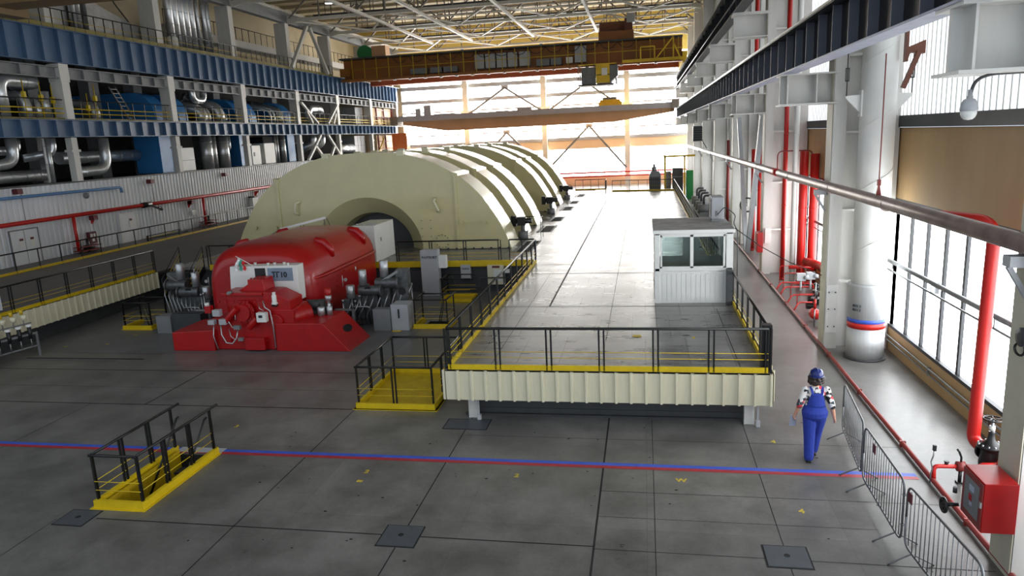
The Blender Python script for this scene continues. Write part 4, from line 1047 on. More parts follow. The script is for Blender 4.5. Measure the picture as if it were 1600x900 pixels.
# ------------------------------------------------------------------ TG10 cabinet, flag, front red machinery
t = thing('instrument_cabinet', 'white instrument cabinet with the grey-blue TG10 plate before the red casing', 'cabinet', (-11.85, 20.75, 1.3))
m = MB(); m.prism([(-13.02, 1.58), (-12.2, 1.66), (-11.5, 1.62), (-10.86, 1.38), (-10.68, 1.30), (-10.66, 2.42), (-12.95, 2.40)], 'y', 20.5, 20.95); m.build('case', M['white'], t, .012)
MB().box(-12.10, -11.74, 20.49, 20.505, 2.05, 2.34).build('black_window', M['black'], t)
MB().box(-12.10, -11.76, 20.49, 20.50, 1.72, 2.0).build('drawer_panel', M['white'], t)
m = MB(); m.box(-12.06, -11.8, 20.48, 20.492, 1.94, 1.97); m.cyl((-11.92, 20.47, 1.84), (-11.92, 20.492, 1.84), .035, 10); m.build('slot_and_knob', M['grey_dark'], t)
pl = MB().box(-11.66, -10.82, 20.485, 20.502, 1.93, 2.34).build('name_plate', M['label_blue'], t)
text_mb(MB(), 'ТГ10', (-11.53, 20.481, 2.05), (1, 0, 0), (0, 0, 1), .17, .004).build('lettering', M['ink'], pl)
m = MB()
for x, y in ((-12.7, 20.7), (-12.2, 20.75), (-11.7, 20.65), (-11.5, 20.7), (-11.2, 20.75), (-11.0, 20.6)): m.cyl((x, y, 2.41), (x, y, 2.46), .035, 8); m.cyl((x, y, 2.46), (x, y, 2.48), .05, 8)
m.build('cable_gland', M['white'], t)
t = thing('flag', 'little white, green and red flag on a stick leaning at the white cabinet', 'flag', (-12.6, 20.55, 2.3))
P0, P1 = Vector((-12.08, 20.50, 2.38)), Vector((-12.60, 20.42, 2.72))
MB().cyl(P0, P1 + Vector((-.05, 0, .03)), .012, 6).build('stick', M['white'], t)
for k, (nm, c) in enumerate((('white_stripe', (236, 238, 240)), ('green_stripe', (60, 150, 130)), ('red_stripe', (206, 30, 36)))):
    a = P1 + (P0 - P1) * (.0 + k * .14); b = P1 + (P0 - P1) * (.0 + (k + 1) * .14); m = MB(); rows = 6
    for r_ in range(rows):
        f0, f1 = r_ / rows, (r_ + 1) / rows; off = lambda f: Vector((-.10 * f * (1.4 - .7 * k) + .02 * math.sin(7 * f + k), .03 * math.sin(9 * f + k), -.42 * f + .06 * k * f))
        q = [a + off(f0), b + off(f0), b + off(f1), a + off(f1)]; m.add(q + [p + Vector((0, .004, 0)) for p in q], [(0, 1, 2, 3), (7, 6, 5, 4), (0, 4, 5, 1), (1, 5, 6, 2), (2, 6, 7, 3), (3, 7, 4, 0)])
    m.build(nm, mat('flag_' + nm, c, .8), t)
t = thing('bearing_pedestal', 'red front bearing pedestal with cables and boxes under the white cabinet', 'machine', (-11.9, 19.9, 0))
m = MB(); m.box(-13.1, -11.05, 19.4, 21.05, 0, 1.0); m.box(-12.62, -11.05, 19.55, 20.46, 1.0, 1.72); m.build('housing', M['red'], t, .04)
MB().prism([(-14.41, 0), (-13.0, 0), (-13.0, .66), (-14.41, .58)], 'y', 19.25, 20.9).build('left_tank', M['red'], t, .02)
m = MB(); m.box(-12.7, -11.35, 19.45, 20.3, 1.68, 1.78); m.build('cover_plate', M['red'], t, .02)
m = MB(); m.prism([(-12.35, 1.74), (-11.95, 1.98), (-11.95, 2.12), (-11.45, 2.12), (-11.40, 1.74)], 'y', 19.75, 20.4); m.build('stepped_cap', M['red'], t, .02)
m = MB()
for k in range(5): m.cyl((-11.9 + k * .11, 19.9, 2.12), (-11.9 + k * .11, 19.9, 2.15), .025, 8)
m.build('cap_bolt', M['red'], t)
m = MB(); m.cyl((-12.0, 19.38, 1.18), (-12.0, 19.46, 1.18), .36, 28); m.cyl((-12.0, 19.30, 1.18), (-12.0, 19.4, 1.18), .26, 28)
for k in range(10): a = k * PI / 5; m.cyl((-12 + .31 * math.cos(a), 19.34, 1.18 + .31 * math.sin(a)), (-12 + .31 * math.cos(a), 19.39, 1.18 + .31 * math.sin(a)), .03, 8)
m.build('end_flange', M['red'], t)
m = MB(); m.prism([(19.45, 1.25), (20.4, 1.3), (21.0, 1.15), (21.0, .5), (19.45, .5)], 'x', -11.05, -10.4); m.prism([(-11.35, 1.78), (-11.0, 1.76), (-10.5, 1.52), (-10.5, 1.0), (-11.35, 1.0)], 'y', 19.5, 20.35); m.cyl((-10.75, 19.62, .95), (-10.35, 20.3, .95), .33, 20); m.cyl((-10.95, 19.36, .9), (-10.95, 19.6, .9), .22, 18)
m.build('side_housing', M['red'], t, .02)
m = MB(); m.prism([(-10.98, 0), (-8.62, 0), (-9.42, .86), (-10.98, .86)], 'y', 19.3, 20.95); w_ = m.build('right_wedge_tank', M['red'], t, .02)
sl = Vector((.8, 0, -.86)).normalized(); nn = Vector((.86, 0, .8)).normalized(); cc = Vector((-9.06, 20.25, .47)) + nn * .004
m = MB(); m.add([cc + sl * .13 * math.cos(a * PI / 12) + Vector((0, 1, 0)) * .30 * math.sin(a * PI / 12) for a in range(24)] + [cc + nn * .01 + sl * .12 * math.cos(a * PI / 12) + Vector((0, 1, 0)) * .29 * math.sin(a * PI / 12) for a in range(24)], [tuple(range(24, 48))] + [(a, (a + 1) % 24, 24 + (a + 1) % 24, 24 + a) for a in range(24)])
m.build('oval_window', M['black'], w_)
MB().box(-11.40, -11.10, 19.08, 19.26, .95, 1.24).build('junction_box', M['white'], t, .01)
MB().box(-11.32, -11.2, 19.07, 19.08, 1.09, 1.17).build('box_label', M['ink'], t)
m = MB(); m.lathe([(.07, 0), (.10, .02), (.10, .08), (.075, .09), (.075, .30), (.05, .33), (.05, .40)], (-10.98, 19.5, 1.38), 'z', 18); m.build('white_sensor', M['white'], t)
MB().lathe([(.10, 0), (.10, .06)], (-10.98, 19.5, 1.36), 'z', 18).build('sensor_collar', M['black'], t)
for x0_, x1_, z0_, z1_, mm in ((-13.10, -12.9, 1.22, 1.44, 'red'), (-12.86, -12.62, 1.12, 1.32, 'grey_light'), (-12.68, -12.45, .86, 1.03, 'grey_light'), (-13.05, -12.85, .86, 1.0, 'grey_light')):
    MB().box(x0_, x1_, 19.12, 19.3, z0_, z1_).build('junction_box', M[mm], t, .01)
MB().lathe([(.07, 0), (.07, .09)], (-13.05, 19.2, 1.44), n=14).build('lamp_cap', M['white'], t)
m = MB()
m.tube([(-12.70, 19.25, .9), (-12.65, 19.15, .55), (-12.5, 19.12, .30), (-12.3, 19.12, .28), (-12.16, 19.14, .45), (-12.12, 19.2, .70)], .022, 8)
m.tube([(-12.92, 19.25, .9), (-12.95, 19.18, .5), (-12.86, 19.2, .08)], .018, 8); m.tube([(-12.42, 19.3, 1.2), (-12.40, 19.2, .95), (-12.3, 19.2, .76), (-12.1, 19.22, .78)], .014, 6); m.tube([(-12.2, 19.3, 1.25), (-12.17, 19.2, 1.0)], .014, 6); m.tube([(-12.45, 19.25, .7), (-12.35, 19.15, .5), (-12.2, 19.15, .38)], .014, 6)
m.tube([(-11.25, 19.3, 1.55), (-11.15, 19.2, 1.38), (-11.0, 19.2, 1.28), (-10.98, 19.25, .8), (-10.99, 19.28, .1)], .02, 8); m.tube([(-11.4, 19.3, 1.45), (-11.3, 19.15, 1.36), (-11.2, 19.2, 1.28)], .014, 6)
m.build_each('cable', M['alu'], t)
m = MB(); m.box(-12.2, -12.0, 19.1, 19.2, .72, .84); m.box(-12.1, -11.96, 19.1, 19.2, .36, .46); m.cyl((-12.36, 19.3, 1.80), (-12.36, 19.5, 1.80), .05, 12); m.build_each('fitting', M['grey_mid'], t)
m = MB()
for k in range(7): x = -12.75 + .24 * k; m.cyl((x, 19.33, 1.52), (x, 19.40, 1.52), .035, 8); m.cyl((x, 19.33, .30), (x, 19.40, .30), .035, 8)
m.build('bolt', M['red'], t)
m = MB(); m.box(-11.95, -11.3, 19.2, 19.42, .05, .42); m.cyl((-12.5, 19.24, .95), (-12.1, 19.24, 1.35), .09, 14); m.cyl((-11.75, 19.22, .75), (-11.45, 19.22, 1.05), .10, 14); m.build_each('small_pump', M['red'], t, .01)
t = thing('red_top_gauge', 'red-capped grey gauge standing on the red pedestal right side', 'gauge', (-9.67, 20.4, .86))
MB().lathe([(.09, .0), (.09, .25), (.05, .27), (.05, .45), (.10, .47), (.10, .62)], (-9.67, 20.4, .86)).build('body', M['alu'], t); MB().lathe([(.09, 0), (.10, .03), (.10, .18), (.06, .22), (0, .23)], (-9.67, 20.4, 1.48)).build('red_cap', M['red'], t, label='red cap')
t = thing('grey_motor', 'dark motor with loose cables on top of the red wedge tank', 'motor', (-10.2, 20.6, .86))
m = MB(); m.cyl((-10.5, 20.6, 1.12), (-9.95, 20.7, 1.12), .17, 18); m.box(-10.0, -9.75, 20.5, 20.8, .86, 1.12); m.box(-10.4, -10.1, 20.45, 20.75, .86, 1.0); m.build('body', M['grey_dark'], t)
m = MB(); m.tube([(-10.4, 20.4, .9), (-10.3, 20.2, 1.08), (-10.1, 20.2, 1.0), (-9.95, 20.3, .88)], .02, 6); m.tube([(-10.0, 20.4, 1.2), (-9.9, 20.3, 1.05), (-9.95, 20.25, .9)], .018, 6); m.build_each('cable', M['black'], t)
MB().lathe([(.12, 0), (.12, .25), (.09, .27)], (-9.9, 20.3, .86)).build('pot', M['alu'], t)

# ------------------------------------------------------------------ valve racks on both sides
def valve_rack(label, sx, dx):
    """sx = +1 right side, mirrored about the machine axis for the left."""
    X = lambda x: x if sx > 0 else 2 * XC - x
    t = thing('valve_rack', label, 'valves', (X(-9.0), 22.8, 0))
    m = MB()
    for (x, y, zb, zt, r) in ((-9.32, 22.4, 1.38, 1.88, .135), (-8.62, 22.6, 1.60, 2.16, .145), (-9.75, 22.3, .95, 1.38, .15)):
        m.lathe([(r, 0), (r, zt - zb), (r * .8, zt - zb + .02)], (X(x), y, zb), n=22)
    m.build_each('canister', M['alu'], t)
    m = MB()
    for (x, y, z0_, z1_, w_) in ((-9.35, 22.5, .0, 1.38, .30), (-8.62, 22.7, .0, 1.60, .34), (-9.85, 22.2, .0, .95, .22), (-8.02 if sx > 0 else -8.3, 22.75, .55, 1.86, .40), (-9.05, 22.6, .2, 1.15, .36), (-9.6, 22.5, .15, 1.0, .3), (-8.3, 22.9, .9, 1.5, .3)):
        m.box(X(x) - w_ / 2, X(x) + w_ / 2, y - w_ / 2, y + w_ / 2, z0_, z1_)
    for (x, y, z) in ((-9.0, 22.35, 1.2), (-8.45, 22.5, 1.42)):
        m.cyl((X(x - .45), y, z), (X(x + .3), y, z), .17, 16); m.cyl((X(x + .3), y, z), (X(x + .36), y, z), .22, 16)
    m.build_each('valve_block', M['valve_grey'], t, .015)
    m = MB()
    for k in range(16):
        x = -9.95 + k * .135 + random.uniform(-.04, .04); y = 22.0 + .09 * k + random.uniform(-.1, .2); z = random.uniform(.5, 1.2)
        m.cyl((X(x), y, .02), (X(x), y, z), random.uniform(.022, .04), 8); m.cyl((X(x), y, z), (X(x), y, z + .09), .055, 8)
    m.build('spindle', M['steel'], t)
    m = MB()
    for k in range(9):
        x = -9.9 + k * .23; y = 21.9 + .1 * k; m.tube([(X(x), y, .05), (X(x + .05), y - .1, .4), (X(x + .22), y - .05, .62 + .05 * k), (X(x + .3), y + .15, .95 + .05 * k)], .024, 6)
    m.tube(fillet([(X(-9.6), 22.0, .02), (X(-9.6), 22.0, .72), (X(-9.0), 22.0, .72), (X(-9.0), 22.2, .1)], .1), .03, 8)
    m.beam((X(-8.75), 22.4, 1.45), (X(-8.1), 22.6, 1.82), .08, .08)
    m.build('pipework', M['steel'], t)
    m = MB(); m.box(X(-10.1) - .03, X(-10.1) + .03, 21.75, 21.85, 0, .7); m.box(min(X(-10.1), X(-9.5)), max(X(-10.1), X(-9.5)), 21.75, 21.85, .64, .7); m.box(X(-9.5) - .03, X(-9.5) + .03, 21.75, 21.85, 0, .7); m.build('stand', M['grey_mid'], t)
    m = MB(); xq = X(-8.02 if sx > 0 else -8.3); m.cyl((xq, 22.53, 1.12), (xq, 22.56, 1.12), .13, 18); m.cyl((X(-9.1), 22.2, 1.25), (X(-9.1), 22.26, 1.25), .12, 16); m.build_each('port', M['black'], t)
    m = MB()
    for k in range(7): x = -9.9 + k * .28; m.box(X(x) - .07, X(x) + .07, 22.0 + .1 * k, 22.15 + .1 * k, .15 + .05 * (k % 3), .45 + .12 * (k % 3))
    m.build_each('control_block', M['grey_dark'], t, .01)
    m = MB(); m.tube([(X(-9.45), 22.2, 1.9), (X(-9.45), 22.2, 2.05)], .02, 6); m.tube([(X(-9.95), 22.2, 1.38), (X(-9.95), 22.2, 1.75)], .015, 6); m.cyl((X(-9.85), 22.2, 1.6), (X(-9.85), 22.24, 1.6), .06, 12); m.build('gauge', M['alu'], t)
    return t
valve_rack('grey cluster of valves, canisters and pipes on the right flank of the red casing', 1, 0)
valve_rack('dark shaded cluster of valves on the left flank of the red casing', -1, 0)
t = thing('switch_box', 'grey two-door switch box on the floor right of the valve cluster', 'switch box', (-8.1, 22.1, 0))
MB().box(-8.75, -8.16, 21.6, 21.95, 0, .72).build('left_unit', M['grey_mid'], t, .01); MB().box(-8.15, -7.56, 21.66, 22.3, 0, .86).build('right_unit', M['grey_light'], t, .01)
m = MB(); m.box(-7.9, -7.86, 21.62, 21.66, .42, .72); m.build('handle', M['black'], t); MB().box(-8.1, -7.8, 21.5, 21.6, 0, .02).build('yellow_foot_plate', M['yellow'], t)
t = thing('switch_box', 'dark grey box on the floor left of the red pedestal', 'switch box', (-15.6, 21.9, 0))
MB().box(-16.4, -15.85, 21.2, 21.68, 0, .6).build('left_unit', M['grey_mid'], t, .01); MB().box(-15.85, -14.75, 21.25, 21.7, 0, .66).build('right_unit', M['grey_dark'], t, .01)

# white post cabinet and boxes in the pit
t = thing('post_cabinet', 'tall pale post cabinet with dark lettering in front of the pit railing', 'cabinet', (-8.3, 27.1, 0))
MB().box(-8.68, -7.98, 26.8, 27.2, 0, 1.83).build('case', M['grey_light'], t, .01)
text_mb(MB(), 'ВАЛТЕЛЕТ', (-8.62, 26.797, 1.50), (1, 0, 0), (0, 0, 1), .085, .003).build('lettering', M['ink'], t)
s_ = MB().box(-7.97, -7.66, 26.85, 27.1, 1.1, 1.60).build('side_box', M['white'], t, .012)
t = thing('wall_cabinet', 'small white cabinet on the pit wall right of the post cabinet', 'cabinet', (-7.0, 27.4, .55))
MB().box(-7.2, -6.8, 27.28, 27.5, .56, 1.14).build('case', M['grey_light'], t, .01); MB().box(-7.15, -6.85, 27.27, 27.28, .95, 1.02).build('nameplate', M['grey_mid'], t)
t = thing('wall_cabinet', 'cream cabinet with a red label at the pit wall below the railing end', 'cabinet', (-5.8, 27.4, .4))
MB().box(-6.1, -5.45, 27.2, 27.5, .35, 1.12).build('case', M['cream_clad'], t, .01); MB().box(-5.9, -5.6, 27.19, 27.2, 1.02, 1.1).build('red_label', M['maroon'], t); MB().box(-5.85, -5.5, 27.18, 27.2, .5, .95).build('door', M['white'], t)
MB().box(-5.4, -5.15, 27.0, 27.15, .85, .98).build('lamp', M['white'], t)
tag(MB().tube(fillet([(-7.7, 27.2, .75), (-7.5, 27.1, .75), (-7.4, 27.1, .3), (-6.4, 27.1, .3), (-6.4, 27.1, .65), (-5.2, 27.1, .65)], .1), .025, 8).build('pit_pipe', M['grey_dark']), 'thin dark pipe run along the pit wall under the railing', 'pipe')

# steel stairs at left
t = thing('steel_stair', 'dark steel stair with yellow side rails up to the left deck', 'stairs', (-19.0, 26.6, 0))
m = MB()
for k in range(5): m.box(-19.5, -18.5, 26.15 + k * .25, 26.43 + k * .25, .18 + k * .2, .21 + k * .2)
m.build_each('stair_tread', M['grey_dark'], t)
m = MB()
for x in (-19.52, -18.48): m.beam((x, 26.05, .05), (x, 27.4, 1.15), .04, .2)
m.build_each('stringer', M['black'], t)
m = MB()
for x in (-19.55, -18.45): m.tube([(x, 26.0, .0), (x, 26.0, .95), (x, 27.35, 2.1), (x, 27.35, 1.2)], .024, 8)
m.build_each('handrail', M['rail_black'], t)
m = MB()
for x in (-19.55, -18.45):
    for dz in (.35, .55, .75): m.tube([(x, 26.0, dz - .1), (x, 27.35, dz + 1.05)], .012, 5)
m.build_each('side_rail', M['yellow'], t)

# instrument rack at the left edge
t = thing('instrument_rack', 'rack of small valves with white and yellow caps at the left edge', 'rack', (-19.3, 18.6, 0))
m = MB(); ax = Vector((-19.45, 15.85, 0)); d = Vector((.30, 3.0, 0)).normalized(); d = Vector((.25, .97, 0))
Q = lambda s, z, o=0: ax + d * s + Vector((.97, -.25, 0)) * o + Vector((0, 0, z))
m.beam(Q(0, .75, .1), Q(2.9, .75, .1), .04, .06); m.beam(Q(0, .35, .1), Q(2.9, .35, .1), .04, .04)
for s in (0.02, 2.88): m.beam(Q(s, 0, .1), Q(s, .78, .1), .05, .05, up=(1, 0, 0))
m.beam(Q(0, 1.05, -.1), Q(2.9, 1.05, -.1), .04, .04); m.build('frame', M['grey_mid'], t)
for nm, z0_, z1_, r, mm, o in (('black_valve', .62, .98, .06, 'black', .12), ('white_cap', .98, 1.06, .085, 'white', .12), ('yellow_cap', 1.20, 1.34, .075, 'cream_clad', -.06), ('upper_cap', 1.36, 1.5, .05, 'yellow_dark', -.14)):
    first = None
    for k in range(9):
        c = Q(.2 + k * .31, 0, o)
        if first is None: first = MB().lathe([(r * .7, z0_), (r, z0_ + .01), (r, z1_ - .01), (r * .6, z1_)], c, n=12).build(nm, M[mm], t); f0 = c
        else: inst(first, nm, t, c - f0)
m = MB()
for k in range(9): m.cyl(Q(.2 + k * .31, .35, .12), Q(.2 + k * .31, .65, .12), .018, 6); m.cyl(Q(.2 + k * .31, 1.0, -.1), Q(.2 + k * .31, 1.3, -.1), .015, 6)
m.build_each('tube', M['steel'], t)
t = thing('notice_board', 'white notice board on the left platform railing at the picture edge', 'sign', (-19.7, 18.4, 1.4))
MB().beam((-20.0, 17.9, 1.72), (-19.62, 18.55, 1.72), .03, .46).build('board', M['grey_light'], t); MB().beam((-19.86, 18.1, 1.78), (-19.7, 18.4, 1.78), .05, .03).build('print', M['grey_mid'], t)
# ------------------------------------------------------------------ left gallery
LY = [32.85, 41.3, 49.55, 58.0, 66.2, 74.8, 83.2]
girder('gallery_girder', 'upper blue plate girder with stiffeners along the left gallery', -28.75, -28.44, 10.65, 12.30, 14.0, 84.4, 1, 1.05, M['blue_beam'], M['blue_beam'])
girder('gallery_girder', 'lower shallow blue plate girder with stiffeners above the left pipes', -28.75, -28.44, 7.05, 7.90, 14.0, 83.6, 1, 1.05, M['blue_beam'], M['blue_beam'])
railing('gallery_railing', 'black railing with olive kick strip on top of the upper blue girder', [(-28.6, 22), (-28.6, 66)], 12.34, h=.92, step=.72, double=0, mids=(.5,), kerb=.2, kerb_mat='olive_strip', post=.04, rail=.028, mid_r=.014)
railing('gallery_railing', 'black railing with two yellow rails on top of the lower blue girder', [(-28.6, 22), (-28.6, 82)], 7.93, h=.95, step=.98, double=0, mids=(.3, .55), kerb=.06, kerb_mat='olive_strip', post=.04, rail=.026, mid_r=.03)
ys = [24.4] + LY
for i, y in enumerate(LY):
    t = thing('gallery_column', '%s white gallery column from the camera along the left side' % ORD[i], 'column', (-28.9, y, 4.84), 'white columns of the left gallery')
    MB().box(-28.86, -28.5, y - .19, y + .19, 4.84, 7.02).box(-28.9, -28.46, y - .3, y + .3, 6.3, 6.42).build('lower_shaft', M['white_col'], t)
    MB().box(-29.12, -28.45, y - .25, y + .25, 7.93, 10.6).build('middle_shaft', M['white_col'], t)
    MB().box(-29.12, -28.42, y - .30, y + .30, 9.75, 10.62).build('capital', M['white_col'], t)
    MB().box(-29.75, -28.75, y - .28, y + .28, 12.42, 16.0).build('upper_shaft', M['white_col'], t)
for i in range(len(ys) - 1):
    a, b = ys[i] + .3, ys[i + 1] - .3
    t = thing('grey_girder', 'short grey ribbed girder under the upper blue girder, %s bay from the camera' % ORD[i], 'girder', (-28.6, a, 9.9), 'grey ribbed girders between the gallery columns')
    MB().box(-28.72, -28.66, a, b, 9.95, 10.42).build('web', M['grey_mid'], t)
    m = MB(); m.box(-28.75, -28.48, a, b, 9.9, 9.95); m.box(-28.75, -28.48, a, b, 10.42, 10.46); m.build('flange', M['grey_mid'], t)
    m = MB(); n = 7
    for k in range(1, n): y = a + (b - a) * k / n; m.box(-28.66, -28.5, y - .03, y + .03, 9.95, 10.42)
    m.build_each('rib', M['grey_mid'], t)
def struts(label, segs, w=.18):
    t = thing('gallery_brace', label, 'brace', (-28.35, segs[0][0], segs[0][1]))
    first = None
    for y0, z0, y1, z1 in segs: MB().beam((-28.35, y0, z0), (-28.35, y1, z1), w, w).build('brace_leg', M['white_col'], t)
    return t
struts('white A-shaped brace on the upper gallery behind the crane end', [(57.4, 12.45, 60.9, 16.1), (64.4, 12.45, 61.4, 16.1)], .26)
struts('white V-shaped brace in the middle gallery before the far bays', [(58.4, 9.7, 61.3, 8.0), (65.8, 9.7, 63.4, 8.0), (60.2, 8.0, 59.3, 9.0), (64.6, 8.0, 65.3, 8.9)], .18)
struts('white crossed brace on the lower gallery left of the hood top', [(61.6, 7.0, 58.7, 4.9), (63.1, 7.0, 65.8, 4.9), (60.3, 6.1, 62.0, 4.9), (64.4, 6.0, 63.2, 4.9)], .20)
t = thing('eaves_girder', 'long grey girder with a pale top edge over the gallery columns', 'girder', (-28.9, 26, 16))
MB().box(-29.2, -28.7, 26, 85.5, 16.0, 16.75).build('web', M['grey_mid'], t); MB().box(-29.3, -28.5, 26, 85.5, 16.75, 16.95).build('pale_flange', M['truss'], t)
# second, set-back gallery and rail behind
t = thing('high_walkway', 'set-back pale walkway beam with railing high on the cream wall', 'walkway', (-33.5, 40, 14.2))
MB().box(-34.09, -32.9, 48, 85, 14.3, 14.9).build('beam', M['white_col'], t)
m = MB(); m.tube([(-32.95, 48, 15.9), (-32.95, 85, 15.9)], .03, 6)
for k in range(36): m.box(-32.97, -32.93, 48 + k * 1.03, 48.04 + k * 1.03, 14.9, 15.9)
m.build('railing', M['rail_black'], t)
t = thing('crossbeam', 'grey horizontal beam across the cream upper wall panels', 'beam', (-34.0, 24, 14.0))
MB().box(-34.09, -33.7, 24, 47, 13.9, 14.25).build('beam', M['grey_mid'], t)
m = MB()
for y in (30, 34.5, 39, 43.5): m.beam((-33.9, y, 16.6), (-33.8, y + 4, 12.9), .05, .05)
m.build('sway_rod', M['black'], t)

# blue ducts
def duct(label, y0, y1, z0=4.84, small=False):
    t = thing('blue_duct', label, 'duct', (-30.4, y0, z0), 'blue ducts of the left gallery')
    xo, zt, R, th = -29.42, 9.75, 1.5, 1.75
    out = [(xo, z0), (xo, zt - R)] + [(xo - R + R * math.cos(a * PI / 20), zt - R + R * math.sin(a * PI / 20)) for a in range(1, 11)] + [(-36.5, zt), (-36.5, zt - th), (xo - th, zt - th), (xo - th, z0)]
    MB().prism(out, 'y', y0, y1).build('duct_body', M['blue_duct'], t)
    m = MB()
    for z in [q for q in (5.4, 6.3, 8.25) if q > z0]: m.box(xo - .02, xo + .03, y0 - .03, y1 + .03, z, z + .05)
    m.build('seam_band', M['blue_duct'], t)
    return t
duct('broad blue duct curving down, nearest of the left gallery', 40.75, 41.86)
duct('narrow blue duct right behind the second gallery column', 43.1, 44.05, 7.95)
duct('broad blue duct curving down in the middle of the left gallery', 49.9, 50.8)
duct('narrow blue duct right behind the third gallery column', 51.7, 52.75, 7.95)
duct('farthest broad blue duct of the left gallery', 57.35, 58.6)

# silver pipes
def pipe(name, label, runs, r, m='silver', bands=True, group=None):
    t = thing(name, label, 'pipe', runs[0][0], group)
    q = MB(); bd = MB()
    for pts in runs:
        q.tube(pts, r, 16)
        for i in range(len(pts) - 1):
            a, b = Vector(pts[i]), Vector(pts[i + 1]); L = (b - a).length
            if L > 1.2:
                for k in range(1, int(L / .9) + 1):
                    c = a + (b - a) * (k * .9 / L)
                    if k * .9 < L - .05: bd.cyl(c - (b - a).normalized() * .02, c + (b - a).normalized() * .02, r * 1.03, 16)
    q.build('lagged_pipe', M[m], t)
    if bands and bd.v: bd.build('band', M['alu'], t)
    return t
SP = 'silver_pipe'
pipe(SP, 'big silver pipe arching over at the top of the left edge bay', [fillet([(-29.5, 29.95, 8), (-29.5, 29.95, 9.75), (-29.5, 32.2, 9.72), (-31.5, 32.25, 9.72)], .5)], .30)
pipe(SP, 'silver elbow pipe, second from the left edge on the middle gallery', [fillet([(-29.3, 31.1, 8), (-29.3, 31.1, 9.0), (-33, 31.1, 9.4)], .6)], .24)
pipe(SP, 'slim silver pipe with an elbow, third from the left edge on the middle gallery', [fillet([(-29.3, 31.8, 8), (-29.3, 31.8, 8.8), (-33, 31.8, 9.3)], .5)], .16)
pipe(SP, 'silver box-like pipe left of the first white gallery column', [[(-29.3, 32.3, 7.95), (-29.3, 32.3, 9.3)]], .22)
pipe(SP, 'silver pipe with a yellow valve spindle right of the first gallery column', [fillet([(-29.3, 35.6, 7.95), (-29.3, 35.6, 8.7), (-33, 35.6, 9.3)], .55)], .24)
pipe(SP, 'silver pipe with a hooked bend beside the blue duct on the lower left', [fillet([(-29.4, 35.95, 7.0), (-29.4, 35.95, 5.3), (-29.6, 33.9, 5.25)], .75, 8)], .28)
pipe(SP, 'fat horizontal silver pipe with red rings behind the hooked bend', [[(-31, 34.4, 6.03), (-31, 40.65, 6.0)]], .34)
pipe(SP, 'long fat silver pipe lying low at the left edge', [[(-31, 22, 5.22), (-31, 33.4, 5.2)]], .30)
pipe(SP, 'fat silver elbow at the very left edge of the lower gallery', [fillet([(-29.4, 29.95, 7.03), (-29.4, 29.95, 5.9), (-29.8, 27.5, 5.7)], .8, 8)], .25)
pipe(SP, 'short dim silver elbow second from the left edge of the lower gallery', [fillet([(-30.4, 31.2, 7.03), (-30.4, 31.2, 6.5), (-30.6, 30.0, 6.5)], .4)], .22)
pipe(SP, 'thin bright upright pipe pair leg, left one, on the lower gallery', [[(-29.2, 31.62, 4.84), (-29.2, 31.62, 7.03)]], .06, 'white')
pipe(SP, 'upright silver pipe just right of the thin bright one on the lower gallery', [[(-29.3, 31.95, 4.84), (-29.3, 31.95, 7.03)]], .12)
pipe(SP, 'silver elbow left of the first column on the lower gallery', [fillet([(-29.4, 32.35, 7.03), (-29.4, 32.35, 6.3), (-30.2, 31.3, 6.1)], .5)], .20)
pipe(SP, 'thick upright silver pipe, first of three right of the white box', [[(-29.4, 45.6, 4.84), (-29.4, 45.6, 7.03)], fillet([(-29.4, 45.5, 7.95), (-29.4, 45.5, 8.7), (-31.6, 44.6, 9.4)], .5)], .40)
pipe(SP, 'middle upright silver pipe of three right of the white box', [[(-29.6, 46.65, 4.84), (-29.6, 46.65, 7.03)], fillet([(-29.5, 46.3, 7.95), (-29.5, 46.3, 8.7), (-31.6, 45.6, 9.5)], .5)], .28)
pipe(SP, 'third upright silver pipe next to the middle blue duct', [[(-29.4, 47.65, 4.84), (-29.4, 47.65, 7.03)], fillet([(-29.4, 47.6, 7.95), (-29.4, 47.6, 8.9), (-31.6, 47.0, 9.7)], .5)], .40)
pipe(SP, 'short silver pipe stub hanging beside the middle blue duct', [fillet([(-29.4, 48.35, 7.03), (-29.4, 48.35, 6.1), (-30.2, 48.5, 5.9)], .3), fillet([(-29.4, 48.3, 7.95), (-29.4, 48.3, 8.6), (-31, 48.0, 9.1)], .4)], .18)
pipe(SP, 'U-shaped silver pipe hanging under the grey girder of the third bay', [fillet([(-29.5, 44.9, 10.4), (-29.5, 44.9, 9.4), (-29.5, 46.2, 9.4), (-29.5, 46.2, 10.4)], .6, 8)], .22)
pipe(SP, 'upright silver pipe left of the farthest broad blue duct', [[(-29.4, 56.35, 4.84), (-29.4, 56.35, 7.03)], fillet([(-29.4, 56.5, 7.95), (-29.4, 56.5, 9.0), (-32, 56.2, 9.7)], .6)], .27)
pipe(SP, 'slim bent silver pipes left of the farthest broad blue duct', [fillet([(-29.4, 54.9, 7.95), (-29.4, 54.9, 9.0), (-32, 53.6, 9.6)], .6), fillet([(-29.4, 55.5, 7.95), (-29.4, 55.5, 9.1), (-32, 54.3, 9.7)], .6), [(-29.4, 55.1, 4.84), (-29.4, 55.1, 7.03)], [(-29.4, 55.5, 4.84), (-29.4, 55.5, 7.03)]], .10)
pipe(SP, 'silver pipe bend inside the V-shaped brace', [fillet([(-29.5, 61.9, 7.95), (-29.5, 61.9, 9.3), (-29.5, 64.3, 9.4), (-29.5, 64.5, 9.0)], .6, 8), fillet([(-29.5, 62.3, 7.03), (-29.5, 62.3, 6.3), (-30.5, 61.5, 5.7)], .5), fillet([(-29.5, 64.2, 7.03), (-29.5, 64.2, 6.3), (-30.5, 63.5, 5.7)], .5)], .36)
pipe(SP, 'silver horizontal vessel on the lower gallery far left of the hood top', [[(-29.5, 67.2, 5.7), (-29.5, 71.2, 5.7)]], .40)
